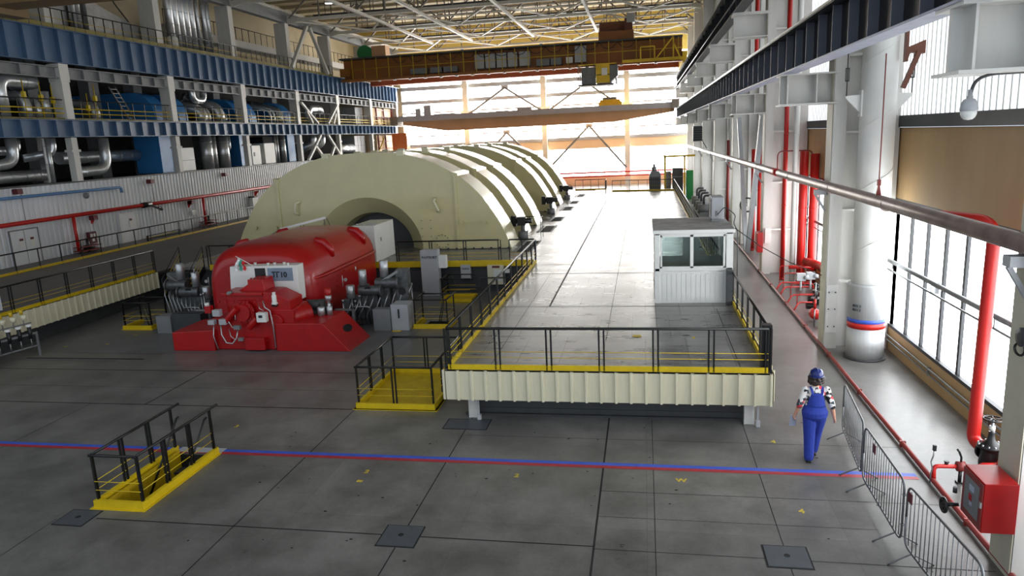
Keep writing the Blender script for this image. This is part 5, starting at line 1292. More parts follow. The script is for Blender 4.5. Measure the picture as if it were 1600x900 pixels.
for i, (yc, n, r) in enumerate(((36.35, 2, .17), (45.8, 5, .27), (48.75, 2, .2), (33.85, 1, .12), (47.75, 1, .14))):
    for k in range(n):
        y = yc + (k - (n - 1) / 2) * r * 2.25
        pipe('vent_stack', '%s upright vent pipe on the upper left gallery counted from the camera, bundle %s' % (ORD[k], ORD[i]), [[(-30.2, y, 12.42), (-30.2, y, 19.0)]], r, 'silver', group='upright vent pipes of the upper gallery')
pipe(SP, 'pale lagged pipe lying on the upper gallery at the left edge', [[(-29.6, 24, 12.8), (-29.6, 32.0, 12.8)]], .22)
t = thing('vent_box', 'large pale sheet metal duct box on the upper left gallery', 'duct', (-31.5, 34, 12.42)); MB().box(-32.6, -30.4, 33.3, 36.0, 12.42, 16.5).build('box', M['alu'], t)
t = thing('vent_box', 'low sloped sheet metal duct between the bright vent pipes and the second column', 'duct', (-30.6, 38.6, 12.42)); MB().prism([(36.9, 12.42), (41.0, 12.42), (41.0, 13.5), (39.0, 14.0), (36.9, 14.5)], 'x', -31.6, -29.9).build('box', M['alu'], t)
tag(MB().lathe([(.3, 0), (.34, .1), (.34, .8), (.2, .95)], (-29.7, 43.9, 12.42), n=18).build('white_drum', M['white']), 'white drum on the upper gallery right of the second column', 'drum')
t = thing('white_duct', 'pale blue-white box duct below the blue girder between two broad blue ducts', 'duct', (-29.6, 43.1, 4.84)); MB().box(-30.6, -29.2, 42.35, 43.85, 4.84, 6.32).build('box', M['white'], t, .03); MB().box(-29.2, -29.18, 42.35, 43.85, 5.5, 5.55).build('seam', M['grey_light'], t)
t = thing('white_duct', 'pale box duct right of the middle broad blue duct', 'duct', (-29.6, 51.7, 4.84)); MB().box(-30.4, -29.2, 51.1, 52.4, 4.84, 6.3).build('box', M['white'], t, .03); MB().box(-29.19, -29.17, 51.35, 51.5, 5.5, 5.8).build('label_plate', M['grey_mid'], t)
t = thing('white_duct', 'white equipment box with a dark top before the farthest blue duct', 'duct', (-29.6, 53.9, 4.84)); MB().box(-30.4, -29.25, 53.1, 54.75, 4.84, 6.45).build('box', M['white'], t, .03); MB().box(-30.4, -29.3, 53.1, 54.6, 6.46, 6.95).build('dark_top', M['dark_gap'], t)
t = thing('ship_ladder', 'grey steel ladder leaning between the first column and the first blue duct', 'ladder', (-29.3, 38.2, 7.95))
m = MB(); m.beam((-29.5, 37.2, 9.8), (-29.4, 38.4, 7.95), .05, .1); m.beam((-29.5, 37.7, 9.8), (-29.4, 38.9, 7.95), .05, .1); m.build('stringer', M['grey_dark'], t)
m = MB()
for k in range(8): f = k / 8; m.beam((-29.49, 37.25 + 1.2 * f, 9.7 - 1.8 * f), (-29.49, 37.75 + 1.2 * f, 9.7 - 1.8 * f), .12, .03)
m.build('rung', M['grey_light'], t)
for i, (y, z) in enumerate(((30.6, 9.2), (31.6, 9.1), (32.3, 9.0), (34.6, 8.7), (35.2, 9.2))):
    t = thing('valve_spindle', 'yellow valve spindle on the middle left gallery, %s from the left edge' % ORD[i], 'spindle', (-28.85, y, 7.95), 'yellow valve spindles')
    MB().tube([(-28.85, y, 7.95), (-28.85, y, z + .6)], .025, 6).build('rod', M['yellow_dark'], t); m = MB(); m.box(-28.93, -28.77, y - .07, y + .07, z - .3, z); m.build('yoke', M['yellow'], t)
# more columns and dark frames behind
for i, y in enumerate((34.2, 38.6, 42.4, 48.9, 51.2, 60.0)):
    t = thing('back_column', 'grey concrete post standing behind the gallery pipes, %s from the camera' % ORD[i], 'column', (-31.8, y, 4.8), 'grey posts behind the gallery pipes')
    MB().box(-32.3, -31.6, y - .4, y + .4, 4.76, 7.86).build('lower_post', M['grey_mid'], t); MB().box(-32.3, -31.6, y - .4, y + .4, 7.93, 12.3).build('upper_post', M['grey_mid'], t)
t = thing('panel_block', 'grey panelled block at the far end of the left gallery', 'panel', (-29.5, 72, 4.84))
m = MB(); m.box(-30.8, -29.3, 71.6, 74.4, 4.84, 6.9); m.box(-30.8, -29.3, 72.4, 74.4, 7.95, 9.8); m.build('panel', M['grey_light'], t)
m = MB()
for y in (72.4, 73.3, 74.2): m.box(-29.3, -29.28, y, y + .04, 4.9, 6.85)
m.box(-29.3, -29.28, 71.6, 74.4, 5.9, 5.94); m.build('panel_joint', M['grey_mid'], t)
t = thing('stair_tower', 'rust-brown stair frame with red posts at the far left corner', 'stairs', (-28.6, 80, 4.84))
m = MB()
for y in (77.5, 79.8, 82.5): m.box(-29.0, -28.85, y, y + .12, 4.84, 7.0); m.box(-29.0, -28.85, y, y + .12, 7.95, 9.85)
for z in (5.4, 6.2, 8.8, 9.6): m.box(-29.0, -28.88, 77.5, 82.6, z, z + .07)
m.build('frame', M['red_dull'], t); m = MB(); m.box(-30.2, -29.05, 77.3, 82.6, 4.84, 6.9); m.box(-30.2, -29.05, 76.3, 82.6, 7.95, 9.85); m.build('back_panel', M['orange_wall'], t)
MB().beam((-28.6, 76.2, 4.9), (-28.6, 78.6, 6.6), .1, .1).build('yellow_handrail', M['yellow_dark'], t)

# ------------------------------------------------------------------ things on the left wall
XW = -28.8
t = thing('wall_pipe', 'long red fire pipe along the corrugated left wall with two drops', 'pipe', (XW + .3, 20, 3.1))
MB().tube([(XW + .28, 16, 3.16), (XW + .28, 70, 3.12)], .10, 12).build('main_run', M['red_dull2'] if 'red_dull2' in M else M['red_pipe'], t)
for y in (31.95, 43.1): MB().tube([(XW + .28, y, 3.1), (XW + .28, y, 1.32)], .085, 10).build('drop', M['red_pipe'], t)
m = MB()
for y in (33.4, 41.8, 50, 25): m.prism([(XW + .05, 2.95), (XW + .4, 2.95), (XW + .05, 2.55)], 'y', y - .05, y + .05)
m.build('bracket', M['red_pipe'], t)
for i, y in enumerate((32.2, 43.0)):
    v = thing('foot_valve', 'dark valve on a stand at the foot of the %s red drop pipe' % ('nearer' if i == 0 else 'farther'), 'valve', (XW + .4, y, DECK), 'valves at the red drop pipes')
    m = MB(); m.cyl((XW + .35, y + .35, DECK), (XW + .35, y + .35, 1.9), .08, 10); m.cyl((XW + .35, y + .1, 1.45), (XW + .35, y + .7, 1.45), .12, 10); m.build('body', M['black'], v)
    m = MB(); m.box(XW + .1, XW + .7, y - .4, y + .9, 1.30, 1.34); m.box(XW + .1, XW + .7, y - .4, y + .9, 1.5, 1.53); m.build('rail', M['red_dull'], v)
t = thing('wall_pipe', 'pale blue pipe high on the corrugated left wall ending in an elbow', 'pipe', (XW + .2, 20, 4.35))
MB().tube(fillet([(XW + .2, 16, 4.40), (XW + .2, 35.8, 4.30), (XW + .2, 35.8, 4.0)], .2), .075, 10).build('pipe_run', M['blue_pipe'], t)
t = thing('wall_valve', 'dark valve with a lever hanging on the red wall pipe', 'valve', (XW + .35, 37.6, 3.1)); m = MB(); m.cyl((XW + .28, 37.2, 3.14), (XW + .28, 37.9, 3.14), .16, 12); m.beam((XW + .4, 37.7, 3.1), (XW + .5, 38.6, 2.75), .12, .1); m.build('body', M['black'], t); MB().torus((XW + .52, 38.4, 2.85), .13, .02, (1, 0, 0)).build('handwheel', M['grey_dark'], t)
def wall_door(n, y0, y1, z1, double):
    m = MB(); m.box(XW + .0, XW + .05, y0, y1, DECK, z1); o = struct('door_%d' % n, m, M['white_wall'])
    f = MB(); f.box(XW, XW + .07, y0 - .05, y0, DECK, z1 + .05); f.box(XW, XW + .07, y1, y1 + .05, DECK, z1 + .05); f.box(XW, XW + .07, y0, y1, z1, z1 + .05)
    if double: f.box(XW + .05, XW + .06, (y0 + y1) / 2 - .01, (y0 + y1) / 2 + .01, DECK, z1)
    f.build('door_frame', M['grey_mid'] if double else M['white'], o)
wall_door(1, 28.3, 29.85, 2.80, True); wall_door(2, 35.5, 36.85, 2.80, False)
def sign(label, y0, y1, z0, z1):
    t = thing('wall_notice', label, 'sign', (XW + .07, y0, z0)); MB().box(XW + .055, XW + .07, y0, y1, z0, z1).build('sheet', M['white'], t); MB().box(XW + .07, XW + .074, y0 + .02, y1 - .02, z1 - (z1 - z0) * .28, z1 - .02).build('red_heading', M['maroon'], t)
sign('white notice with red heading, left of the two on the double door', 28.72, 28.98, 1.98, 2.44); sign('white notice with red heading, right of the two on the double door', 29.34, 29.58, 1.98, 2.44); sign('white notice with red heading on the single wall door', 36.2, 36.46, 2.0, 2.52)
t = thing('fire_box', 'dark red fire box with white pictograms on the corrugated wall', 'box', (XW + .1, 32.9, 1.55)); MB().box(XW + .02, XW + .2, 32.92, 33.42, 1.56, 2.16).build('case', M['maroon'], t); m = MB(); m.box(XW + .2, XW + .205, 32.98, 33.14, 1.9, 2.06); m.box(XW + .2, XW + .205, 33.2, 33.34, 1.9, 2.06); m.box(XW + .2, XW + .205, 33.08, 33.24, 1.66, 1.8); m.build('pictogram', M['white'], t)
for i, (y, z, lab) in enumerate(((29.0, 4.6, 'nearest red-brown loudhailer box high on the corrugated wall'), (38.3, 4.45, 'second red-brown detector box high on the corrugated wall'), (46.1, 4.4, 'third red-brown detector box high on the corrugated wall'), (33.4, 2.88, 'small red horn below the red wall pipe, nearer one'), (41.9, 2.88, 'small red horn below the red wall pipe, farther one'))):
    t = thing('wall_detector', lab, 'detector', (XW + .2, y, z), 'small red boxes on the corrugated wall'); MB().box(XW + .05, XW + .35, y - .15, y + .15, z - .12, z + .12).build('case', M['maroon'], t)
    if i < 3: MB().box(XW + .06, XW + .075, y + .28, y + .295, 3.2, z).build('cable', M['grey_dark'], t)
t = thing('wall_lamp', 'round grey wall lamp under the pale blue pipe', 'lamp', (XW + .25, 33.1, 4.1)); MB().lathe([(.04, .16), (.14, .1), (.14, -.04), (.06, -.14)], (XW + .25, 33.1, 4.05), n=16).build('lamp_body', M['grey_mid'], t)
t = thing('first_aid_box', 'small white box high on the wall by the hood edge', 'box', (XW + .1, 42.1, 2.1)); MB().box(XW + .02, XW + .14, 42.0, 42.4, 2.05, 2.35).build('case', M['white'], t)
t = thing('wall_box', 'white switch box on the corrugated wall beside the big hood', 'box', (XW + .1, 49.4, 1.7)); MB().box(XW + .02, XW + .3, 49.2, 49.9, 1.7, 2.5).build('case', M['white'], t); MB().box(XW + .02, XW + .5, 49.1, 49.6, 2.52, 2.62).build('lamp_hood', M['grey_dark'], t)
t = thing('trestle', 'low yellow and black trestle lying by the single wall door', 'trestle', (-27.8, 36.8, DECK)); m = MB(); m.beam((-27.6, 36.0, 1.5), (-27.6, 39.0, 1.5), .05, .05); m.beam((-27.9, 36.4, 1.3), (-27.5, 39.6, 1.3), .06, .06); m.box(-27.65, -27.55, 36.0, 36.08, DECK, 1.5); m.box(-27.65, -27.55, 38.9, 39.0, DECK, 1.5); m.build('frame', M['black'], t); MB().beam((-27.62, 36.0, 1.4), (-27.62, 38.6, 1.42), .03, .04).build('yellow_bar', M['yellow'], t)

# ------------------------------------------------------------------ cranes
t = thing('bridge_crane', 'ochre and brown bridge crane spanning the hall with yellow cab, nearer of two in view', 'crane', (-12, 68, 11.9))
MB().box(-28.2, 3.4, 67.9, 69.0, 11.95, 13.85).build('front_girder', M['crane'], t)
m = MB(); m.box(-28.2, 3.4, 74.6, 75.6, 11.95, 12.75); m.build('rear_girder', M['crane_red'], t)
m = MB(); m.box(-28.2, 3.4, 66.9, 67.9, 11.90, 11.98); m.box(-28.2, 3.4, 66.88, 66.92, 11.82, 12.06); m.build('walkway', M['crane'], t)
MB().box(-28.2, 3.4, 66.85, 69.05, 13.85, 13.98).build('top_strip', M['grey_dark'], t)
first = None
for k in range(26):
    if first is None: first = MB().box(-27.0, -26.94, 66.88, 66.94, 11.95, 13.9).build('walkway_post', M['yellow_dark'], t)
    else: inst(first, 'walkway_post', t, (1.2 * k, 0, 0))
MB().tube([(-28.2, 66.9, 12.95), (3.4, 66.9, 12.95)], .03, 6).build('handrail', M['yellow_dark'], t)
m = MB()
for k in range(14):
    x = -23 + k * 1.6; m.tube([(x, 66.95, 13.8), (x + .4, 66.95, 13.35), (x + .8, 66.95, 13.25), (x + 1.2, 66.95, 13.35), (x + 1.6, 66.95, 13.8)], .03, 5)
m.build('festoon_cable', M['black'], t)
for k, (xa, xb, za, zb, mm) in enumerate(((-15.2, -14.35, 12.3, 13.55, 'grey_light'), (-14.2, -13.3, 12.3, 13.55, 'grey_light'), (-13.15, -12.25, 12.3, 13.55, 'grey_light'), (-12.1, -11.25, 12.3, 13.55, 'grey_light'), (-11.05, -10.1, 12.3, 13.55, 'grey_light'), (-6.0, -5.0, 12.3, 13.7, 'grey_light'), (-9.5, -8.3, 12.2, 12.8, 'grey_mid'), (-8.2, -7.2, 12.2, 12.8, 'grey_mid'), (-6.8, -6.2, 12.3, 12.8, 'white'), (-21.4, -19.8, 12.2, 12.7, 'grey_mid'), (-19.5, -18.4, 12.2, 12.7, 'grey_mid'), (-18.2, -16.9, 12.2, 12.7, 'grey_mid'))):
    MB().box(xa, xb, 67.3, 67.88, za, zb).build('control_cabinet', M[mm], t)
m = MB()
for k in range(20): x = -27.4 + k * 1.5; m.lathe([(.04, .14), (.14, .06), (.16, 0)], (x, 67.0, 11.72), n=10)
m.build('lamp', M['white'], t)
m = MB(); m.box(-28.4, -27.4, 67.3, 76, 12.36, 13.1); m.build('end_carriage', M['crane'], t); m = MB(); m.box(3.4, 3.8, 67.3, 76, 11.70, 12.7); m.build('end_carriage', M['crane_y'], t)
m = MB()
for a, b in (((1.0, 66.9, 12), (2.6, 66.9, 13.9)), ((2.6, 66.9, 11.9), (2.6, 66.9, 13.9)), ((3.3, 66.9, 11.9), (2.6, 66.9, 13.4)), ((-.2, 66.9, 12), (-.2, 66.9, 13.2)), ((1.0, 66.9, 12), (1.0, 66.9, 13.2)), ((-.2, 66.9, 13.2), (1.0, 66.9, 13.2))): m.beam(a, b, .12, .12)
m.box(-1.8, 3.4, 66.8, 66.95, 11.95, 12.2); m.build('yellow_end_frame', M['crane_y'], t)
c = MB(); c.box(-4.1, -2.9, 66.4, 68.4, 10.35, 11.9); c.box(-5.7, -2.3, 66.4, 68.4, 11.9, 12.0); cab = c.build('cab_body', M['crane_y'], t)
MB().box(-3.6, -3.1, 66.36, 66.4, 11.0, 11.6).build('cab_window', M['pane_cab'] if 'pane_cab' in M else M['white'], cab)
m = MB()
for x in (-5.7, -5.0, -4.3, -2.4): m.box(x, x + .08, 66.4, 66.48, 10.2, 11.95); m.box(x, x + .08, 68.3, 68.38, 10.2, 11.95)
for z in (10.2, 11.0): m.box(-5.7, -2.3, 66.4, 66.46, z, z + .08)
m.box(-5.7, -2.6, 66.4, 68.4, 10.15, 10.25); m.build('cab_frame', M['truss_dark'], t)
m = MB(); m.box(-5.4, -4.2, 66.5, 68.3, 10.3, 11.7); m.prism([(-2.9, 10.3), (-2.2, 10.9), (-2.2, 11.8), (-2.9, 11.8)], 'y', 66.5, 68.3); m.build_each('cab_side_box', M['grey_mid'], t)
m = MB(); m.box(-3.9, -.8, 68, 75, 14.0, 14.85); m.build('trolley_frame', M['crane'], t, .04)
m = MB(); m.lathe([(.75, -1.2), (.8, -1.1), (.8, 1.1), (.75, 1.2)], (-2.7, 70, 15.1), 'x', 20); m.box(-1.6, -.9, 68.3, 70, 14.8, 15.9); m.build('hoist_drum', M['brown'], t)
MB().box(-1.4, -.7, 68.1, 69.2, 15.5, 16.3).build('hoist_cabinet', M['grey_light'], t)
m = MB(); m.box(-26.2, -26.0, 70.5, 72.5, 14.0, 14.3); m.lathe([(.75, -.35), (.75, .35)], (-26.5, 69.5, 14.6), 'y', 24); m.build('green_cable_drum', M['green'], t); MB().box(-25.7, -24.3, 69.0, 70.2, 13.98, 15.2).build('drum_box', M['crane_tan'], t)

t = thing('bridge_crane', 'faded orange lower bridge crane with tapered ends before the end windows', 'crane', (-12, 82, 6.9))
MB().prism([(-27.3, 7.95), (-22.1, 7.08), (-3.16, 7.14), (3.3, 7.95), (3.3, 8.65), (-27.3, 8.65)], 'y', 81.6, 82.6).build('girder', M['crane_tan'], t)
m = MB(); m.box(-28.0, 3.4, 80.9, 82.6, 8.65, 8.80); m.box(-28, 3.4, 80.88, 80.95, 8.3, 8.9); m.build('walkway', M['grey_light'], t)
m = MB(); m.box(-25.6, -25.0, 81.2, 81.7, 8.8, 9.7); m.box(-24.6, -23.8, 81.2, 81.7, 8.8, 10.0); m.box(-23.5, -21.0, 81.2, 81.7, 8.8, 9.0); m.box(-13.8, -12.2, 81.0, 81.6, 8.8, 9.15); m.box(-16.2, -14.8, 81, 81.4, 8.65, 8.95); m.build_each('control_cabinet', M['grey_light'], t)
m = MB(); m.box(-4.85, -2.3, 81.6, 84, 8.85, 9.2); m.prism([(-4.8, 9.2), (-2.35, 9.2), (-2.6, 9.55), (-4.6, 9.55)], 'y', 81.8, 83.8); m.build('trolley', M['crane_y'], t); m = MB(); m.box(-4.4, -2.9, 82, 83.5, 9.55, 9.8); m.build('hoist_motor', M['grey_mid'], t)
m = MB(); m.box(3.0, 3.75, 80.6, 84.2, 8.3, 9.2); m.box(-28.4, -27.6, 80.6, 84.2, 7.95, 8.9); m.build_each('end_carriage', M['truss_dark'], t)
m = MB()
for a, b in (((1.9, 81, 8.4), (1.9, 81, 6.6)), ((2.9, 81, 8.4), (2.9, 81, 6.6)), ((1.9, 81, 6.6), (2.9, 81, 6.6))): m.tube([a, b], .03, 6)
m.build('hanging_frame', M['grey_mid'], t)
c = MB().box(-28.3, -26.6, 80.3, 81.5, 5.2, 7.05).build('operator_cabin', M['crane_o'] if 'crane_o' in M else M['crane_red'], t)
MB().box(-26.6, -26.56, 80.4, 81.3, 5.6, 6.7).build('cabin_window', M['white'], c)

t = thing('bridge_crane', 'dim brown crane girder crossing the upper left corner, nearest of the cranes', 'crane', (-12, 28.5, 12.6))
MB().box(-28.3, 3.3, 28.4, 29.75, 12.62, 14.4).build('girder', M['crane_near'], t)
m = MB(); m.box(-28.4, -27.7, 24.5, 30.5, 12.36, 13.2); m.box(3.3, 3.8, 24.5, 30.5, 11.70, 12.8); m.build_each('end_carriage', M['crane_near'], t)

# ------------------------------------------------------------------ roof trusses and ties
ZB, ZT = 16.2, 18.7
for i, y in enumerate((49.55, 58.0, 66.2, 74.8, 83.2)):
    t = thing('roof_truss', '%s pale steel roof truss across the hall from the camera' % ORD[i], 'truss', (-12, y, ZB), 'pale roof trusses')
    m = MB(); m.beam((-28.6, y, ZB), (4.9, y, ZB), .22, .24); m.build('bottom_chord', M['truss'], t)
    MB().beam((-28.6, y, ZT), (4.9, y, ZT), .22, .24).build('top_chord', M['truss'], t)
    m = MB(); n = 12; xs = [-28.6 + 33.5 * k / n for k in range(n + 1)]
    for k in range(n):
        a, b = (ZB, ZT) if k % 2 == 0 else (ZT, ZB); m.beam((xs[k], y, a), (xs[k + 1], y, b), .13, .13)
    for k in range(1, n): m.beam((xs[k], y, ZB), (xs[k], y, ZT), .1, .1)
    m.build('lacing', M['truss_dark'], t)
    m = MB(); m.prism([(-28.6, ZB - .3), (-27.2, ZB), (-28.6, ZB + .4)], 'y', y - .05, y + .05); m.prism([(4.9, ZB - .3), (3.5, ZB), (4.9, ZB + .4)], 'y', y - .05, y + .05); m.build_each('gusset', M['truss'], t)
for i, x in enumerate((-21.7, -17.45, -11.0, -4.5)):
    t = thing('roof_tie', '%s long pale tie running down the hall under the roof, from the left' % ORD[i], 'tie', (x, 50, ZB), 'long pale roof ties'); MB().beam((x, 44, ZB - .16), (x, 76.5, ZB - .16), .22, .2).build('tie_beam', M['truss'], t)
for i, (ya, yb) in enumerate(((58, 66.2), (66.2, 74.8), (74.8, 83.2))):
    t = thing('roof_bracing', 'thin horizontal zigzag bracing between roof trusses, %s bay in view' % ORD[i], 'bracing', (-12, ya, ZB), 'zigzag roof bracing')
    m = MB(); n = 8; xs = [-28.6 + 33.5 * k / n for k in range(n + 1)]
    for k in range(n):
        a, b = (ya, yb) if k % 2 == 0 else (yb, ya); m.beam((xs[k], a, ZB), (xs[k + 1], b, ZB), .13, .13)
    m.beam((-28.6, (ya + yb) / 2, ZB + .1), (4.9, (ya + yb) / 2, ZB + .1), .12, .12); m.build('bracing_rod', M['truss'], t)
for i, y in enumerate((62.0, 70.5, 79.0)):
    t = thing('cable_tray', 'dark cable walkway hung under the roof, %s from the camera' % ORD[i], 'walkway', (-12, y, 17), 'dark cable walkways under the roof')
    MB().box(-28, 4.5, y - .35, y + .35, 17.0, 17.15).build('tray', M['grey_dark'], t)
    m = MB()
    for k in range(8): m.box(-27.02 + k * 4.4, -26.98 + k * 4.4, y - .02, y + .02, 17.15, 18.96)
    m.build_each('hanger_rod', M['grey_dark'], t)
    m = MB()
    for k in range(28): x = -27.5 + k * 1.18; m.box(x - .03, x + .03, y - .33, y - .28, 17.15, 18.0)
    m.box(-28, 4.5, y - .34, y - .28, 17.95, 18.02); m.build('railing', M['grey_dark'], t)
for i, (x, y) in enumerate(((-20, 62), (-19.4, 62), (-9.5, 62), (-8.6, 62), (-7.7, 62), (-24, 56))):
    t = thing('roof_lamp', 'lit white lamp under the roof walkway, %s from the left' % ORD[i], 'lamp', (x, y, 16.85), 'lit lamps under the roof'); MB().box(x - .3, x + .3, y - .15, y + .15, 16.86, 16.98).build('housing', M['white'], t); MB().box(x - .27, x + .27, y - .13, y + .13, 16.84, 16.86).build('lamp_glass', M['tube_light'], t)

# ------------------------------------------------------------------ end wall frame and machines at the far end
for i, x in enumerate((-20.7, -11.4, -1.85)):
    t = thing('end_wall_column', 'cream steel column before the end windows, %s from the left' % ORD[i], 'column', (x, 85.6, 0), 'cream columns of the end wall')
    MB().box(x - .30, x + .30, 85.3, 85.85, 0, 14.8).build('shaft', M['end_col'], t)
    m = MB(); m.prism([(x - .24, 8.4), (x - .8, 9.3), (x - .24, 9.3)], 'y', 85.5, 85.6); m.prism([(x + .24, 8.4), (x + .8, 9.3), (x + .24, 9.3)], 'y', 85.5, 85.6); m.box(x - .35, x + .35, 85.2, 85.9, 11.9, 12.5); m.build_each('gusset', M['end_col'], t)
    MB().box(x - .18, x + .18, 85.2, 85.3, 14.6, 16.4).build('top_bracket', M['grey_mid'], t)
for i, (xm, zt, xa, xb, zb) in enumerate(((-6.2, 6.9, -11.2, -2.0, 2.0), (-15.9, 11.7, -20.5, -11.5, 8.8), (-15.9, 6.6, -20.5, -11.5, 2.0), (-6.4, 11.7, -11.2, -2.0, 8.6))):
    t = thing('end_wall_brace', 'grey inverted V brace on the end wall, %s' % ('lower right beside the hoods' if i == 0 else 'upper left above the lower crane' if i == 1 else 'lower left behind the hood tops' if i == 2 else 'upper right under the crane cab'), 'brace', (xm, 85.4, zt))
    m = MB(); m.beam((xm, 85.4, zt), (xa, 85.4, zb), .22, .22); m.beam((xm, 85.4, zt), (xb, 85.4, zb), .22, .22); m.build('brace_leg', M['grey_mid'], t); MB().box(xm - .4, xm + .4, 85.3, 85.5, zt - .15, zt + .25).build('gusset', M['grey_light'], t)
    
t = thing('end_wall_pipe', 'bright red pipe pair along the foot of the end windows', 'pipe', (-6, 85, 1.3)); MB().tube([(-26, 84.9, 1.55), (6, 84.9, 1.55)], .10, 10).build('upper_run', M['red_pipe'], t); MB().tube([(-26, 84.7, 1.1), (6, 84.7, 1.1)], .08, 10).build('lower_run', M['red_pipe'], t)
t = thing('transformer', 'grey transformer-like machine behind the far deck railing', 'machine', (.93, 62.5, 0))
MB().box(.45, 1.4, 62.2, 63.2, 0, 2.35).build('tank', M['grey_mid'], t, .03); m = MB(); m.prism([(.45, 2.35), (1.4, 2.35), (1.25, 2.65), (.6, 2.65)], 'y', 62.2, 63.2); m.lathe([(.2, 0), (.2, .35), (.1, .4), (.1, .6)], (.85, 62.7, 2.62), n=14); m.build('cap', M['grey_mid'], t)
m = MB()
for k in range(6): m.box(.42 + k * .17, .48 + k * .17, 62.1, 62.2, .3, 2.2)
m.build('cooling_fin', M['grey_dark'], t)
t = thing('portal_frame', 'yellow steel portal frame at the far right end of the deck', 'frame', (2.6, 64, 0))
m = MB()
for x in (1.78, 3.42): m.box(x - .08, x + .08, 63.9, 64.06, 0, 3.8)
m.box(1.7, 4.3, 63.9, 64.06, 3.7, 3.86); m.box(1.7, 1.86, 64, 68, 3.7, 3.86); m.build('frame', M['yellow_dark'], t); MB().box(1.78, 3.42, 63.95, 64.0, 2.0, 2.05).build('crossbar', M['grey_mid'], t)
for i, (x, y, w_, zt, mm, lab) in enumerate(((2.9, 65, .9, 2.7, 'grey_dark', 'tall dark cabinet inside the yellow portal frame'), (3.9, 64.6, .6, 2.5, 'green', 'green cabinet right of the yellow portal frame'), (2.1, 65.5, .5, 2.4, 'grey_mid', 'pale grey box stack left inside the yellow portal frame'))):
    t = thing('far_cabinet', lab, 'cabinet', (x, y, 0)); MB().box(x - w_ / 2, x + w_ / 2, y, y + .8, 0, zt).build('case', M[mm], t, .02); MB().box(x - w_ / 2 + .06, x + w_ / 2 - .06, y - .02, y, .2, zt - .2).build('door', M[mm], t)
t = thing('pump_set', 'cluster of grey pumps on the floor at the far right', 'pump', (4.2, 56, 0))
m = MB()
for k in range(4): m.cyl((3.7, 52 + k * 2.2, .5), (4.6, 52 + k * 2.2, .5), .32, 14); m.box(3.8, 4.6, 51.7 + k * 2.2, 52.3 + k * 2.2, 0, .25)
m.build_each('pump_body', M['grey_mid'], t); m = MB()
for k in range(4): m.tube(fillet([(4.1, 52 + k * 2.2, .8), (4.1, 52 + k * 2.2, 1.4), (4.6, 52 + k * 2.2, 1.4)], .2), .08, 8)
m.build('pipe', M['grey_dark'], t)
t = thing('floor_cabinet', 'white floor cabinet with a black hose loop at the window wall past the cabin', 'cabinet', (5.3, 38.5, 0)); MB().box(4.9, 6.0, 38.6, 39.2, 0, 1.9).build('case', M['white'], t, .02); MB().torus((5.2, 38.5, 2.05), .35, .04, (0, 1, 0)).build('hose', M['black'], t)
# ------------------------------------------------------------------ walking person
def remeshed(mb, name, m, voxel, parent=None, smooth=4):
    o = mb.build(name, m, parent)
    r = o.modifiers.new('r', 'REMESH'); r.mode = 'VOXEL'; r.voxel_size = voxel; r.use_smooth_shade = True
    s_ = o.modifiers.new('s', 'SMOOTH'); s_.iterations = smooth; s_.factor = .5
    bpy.context.view_layer.update()
    me = bpy.data.meshes.new_from_object(o.evaluated_get(bpy.context.evaluated_depsgraph_get()))
    o.modifiers.clear(); old = o.data; o.data = me; bpy.data.meshes.remove(old)
    for p in me.polygons: p.use_smooth = True
    if not me.materials: me.materials.append(m)
    return o
def ell_loft(mb, rows, n=20):
    mb.loft([[(cx + rx * math.cos(2 * PI * k / n), cy + ry * math.sin(2 * PI * k / n), z) for k in range(n)] for cx, cy, z, rx, ry in rows])
PX, PY = 2.975, 12.90
TORSO = [(PX, PY, .80, .135, .105), (PX, PY - .01, .86, .20, .15), (PX, PY - .015, .95, .21, .16), (PX, PY, 1.03, .175, .125), (PX + .005, PY + .005, 1.12, .155, .115), (PX + .008, PY + .01, 1.22, .165, .115), (PX + .01, PY + .01, 1.31, .175, .105), (PX + .01, PY + .015, 1.37, .155, .085), (PX + .01, PY + .02, 1.42, .075, .065)]
SL, EL, WL_, HL = (PX - .17, PY + .01, 1.345), (PX - .265, PY - .04, 1.08), (PX - .315, PY + .05, .875), (PX - .335, PY + .08, .80)
SR, ER, WR_, HR = (PX + .19, PY + .01, 1.345), (PX + .275, PY - .05, 1.08), (PX + .325, PY - .02, .855), (PX + .345, PY + .0, .79)
HPL, KL, AL = (PX - .085, PY, .84), (PX - .08, PY - .02, .46), (PX - .085, PY - .07, .09)
HPR, KR, AR = (PX + .09, PY + .01, .84), (PX + .085, PY + .17, .48), (PX + .06, PY + .24, .11)
def limb(mb, pts, rs, n=12):
    P = []; R_ = []
    for i in range(len(pts) - 1):
        a, b = Vector(pts[i]), Vector(pts[i + 1])
        for k in range(5):
            f = k / 5; P.append(a.lerp(b, f)); R_.append(rs[i] + (rs[i + 1] - rs[i]) * f)
    P.append(Vector(pts[-1])); R_.append(rs[-1]); mb.tube(P, R_, n)
    for p, r in zip(pts, rs): mb.ball(p, r * .98)
HC = Vector((PX + .012, PY + .035, 1.575))
b = MB()
ell_loft(b, [(x, y, z, rx - .012, ry - .012) for x, y, z, rx, ry in TORSO])
limb(b, [(PX + .01, PY + .02, 1.38), (HC.x, HC.y - .01, 1.50)], [.058, .052])
b.ball(HC, .075, .092, .112); b.ball(HC + Vector((0, .02, -.05)), .058, .068, .065)
b.ball(HC + Vector((0, .092, -.02)), .013, .02, .022)                                  # nose
for s in (-1, 1): b.ball(HC + Vector((s * .076, -.005, -.015)), .012, .022, .032)     # ears
b.ball(HC + Vector((0, .086, -.062)), .024, .010, .008)                                # lips
for S, E_, W, s in ((SL, EL, WL_, -1), (SR, ER, WR_, 1)): limb(b, [S, E_, W], [.056, .043, .029])
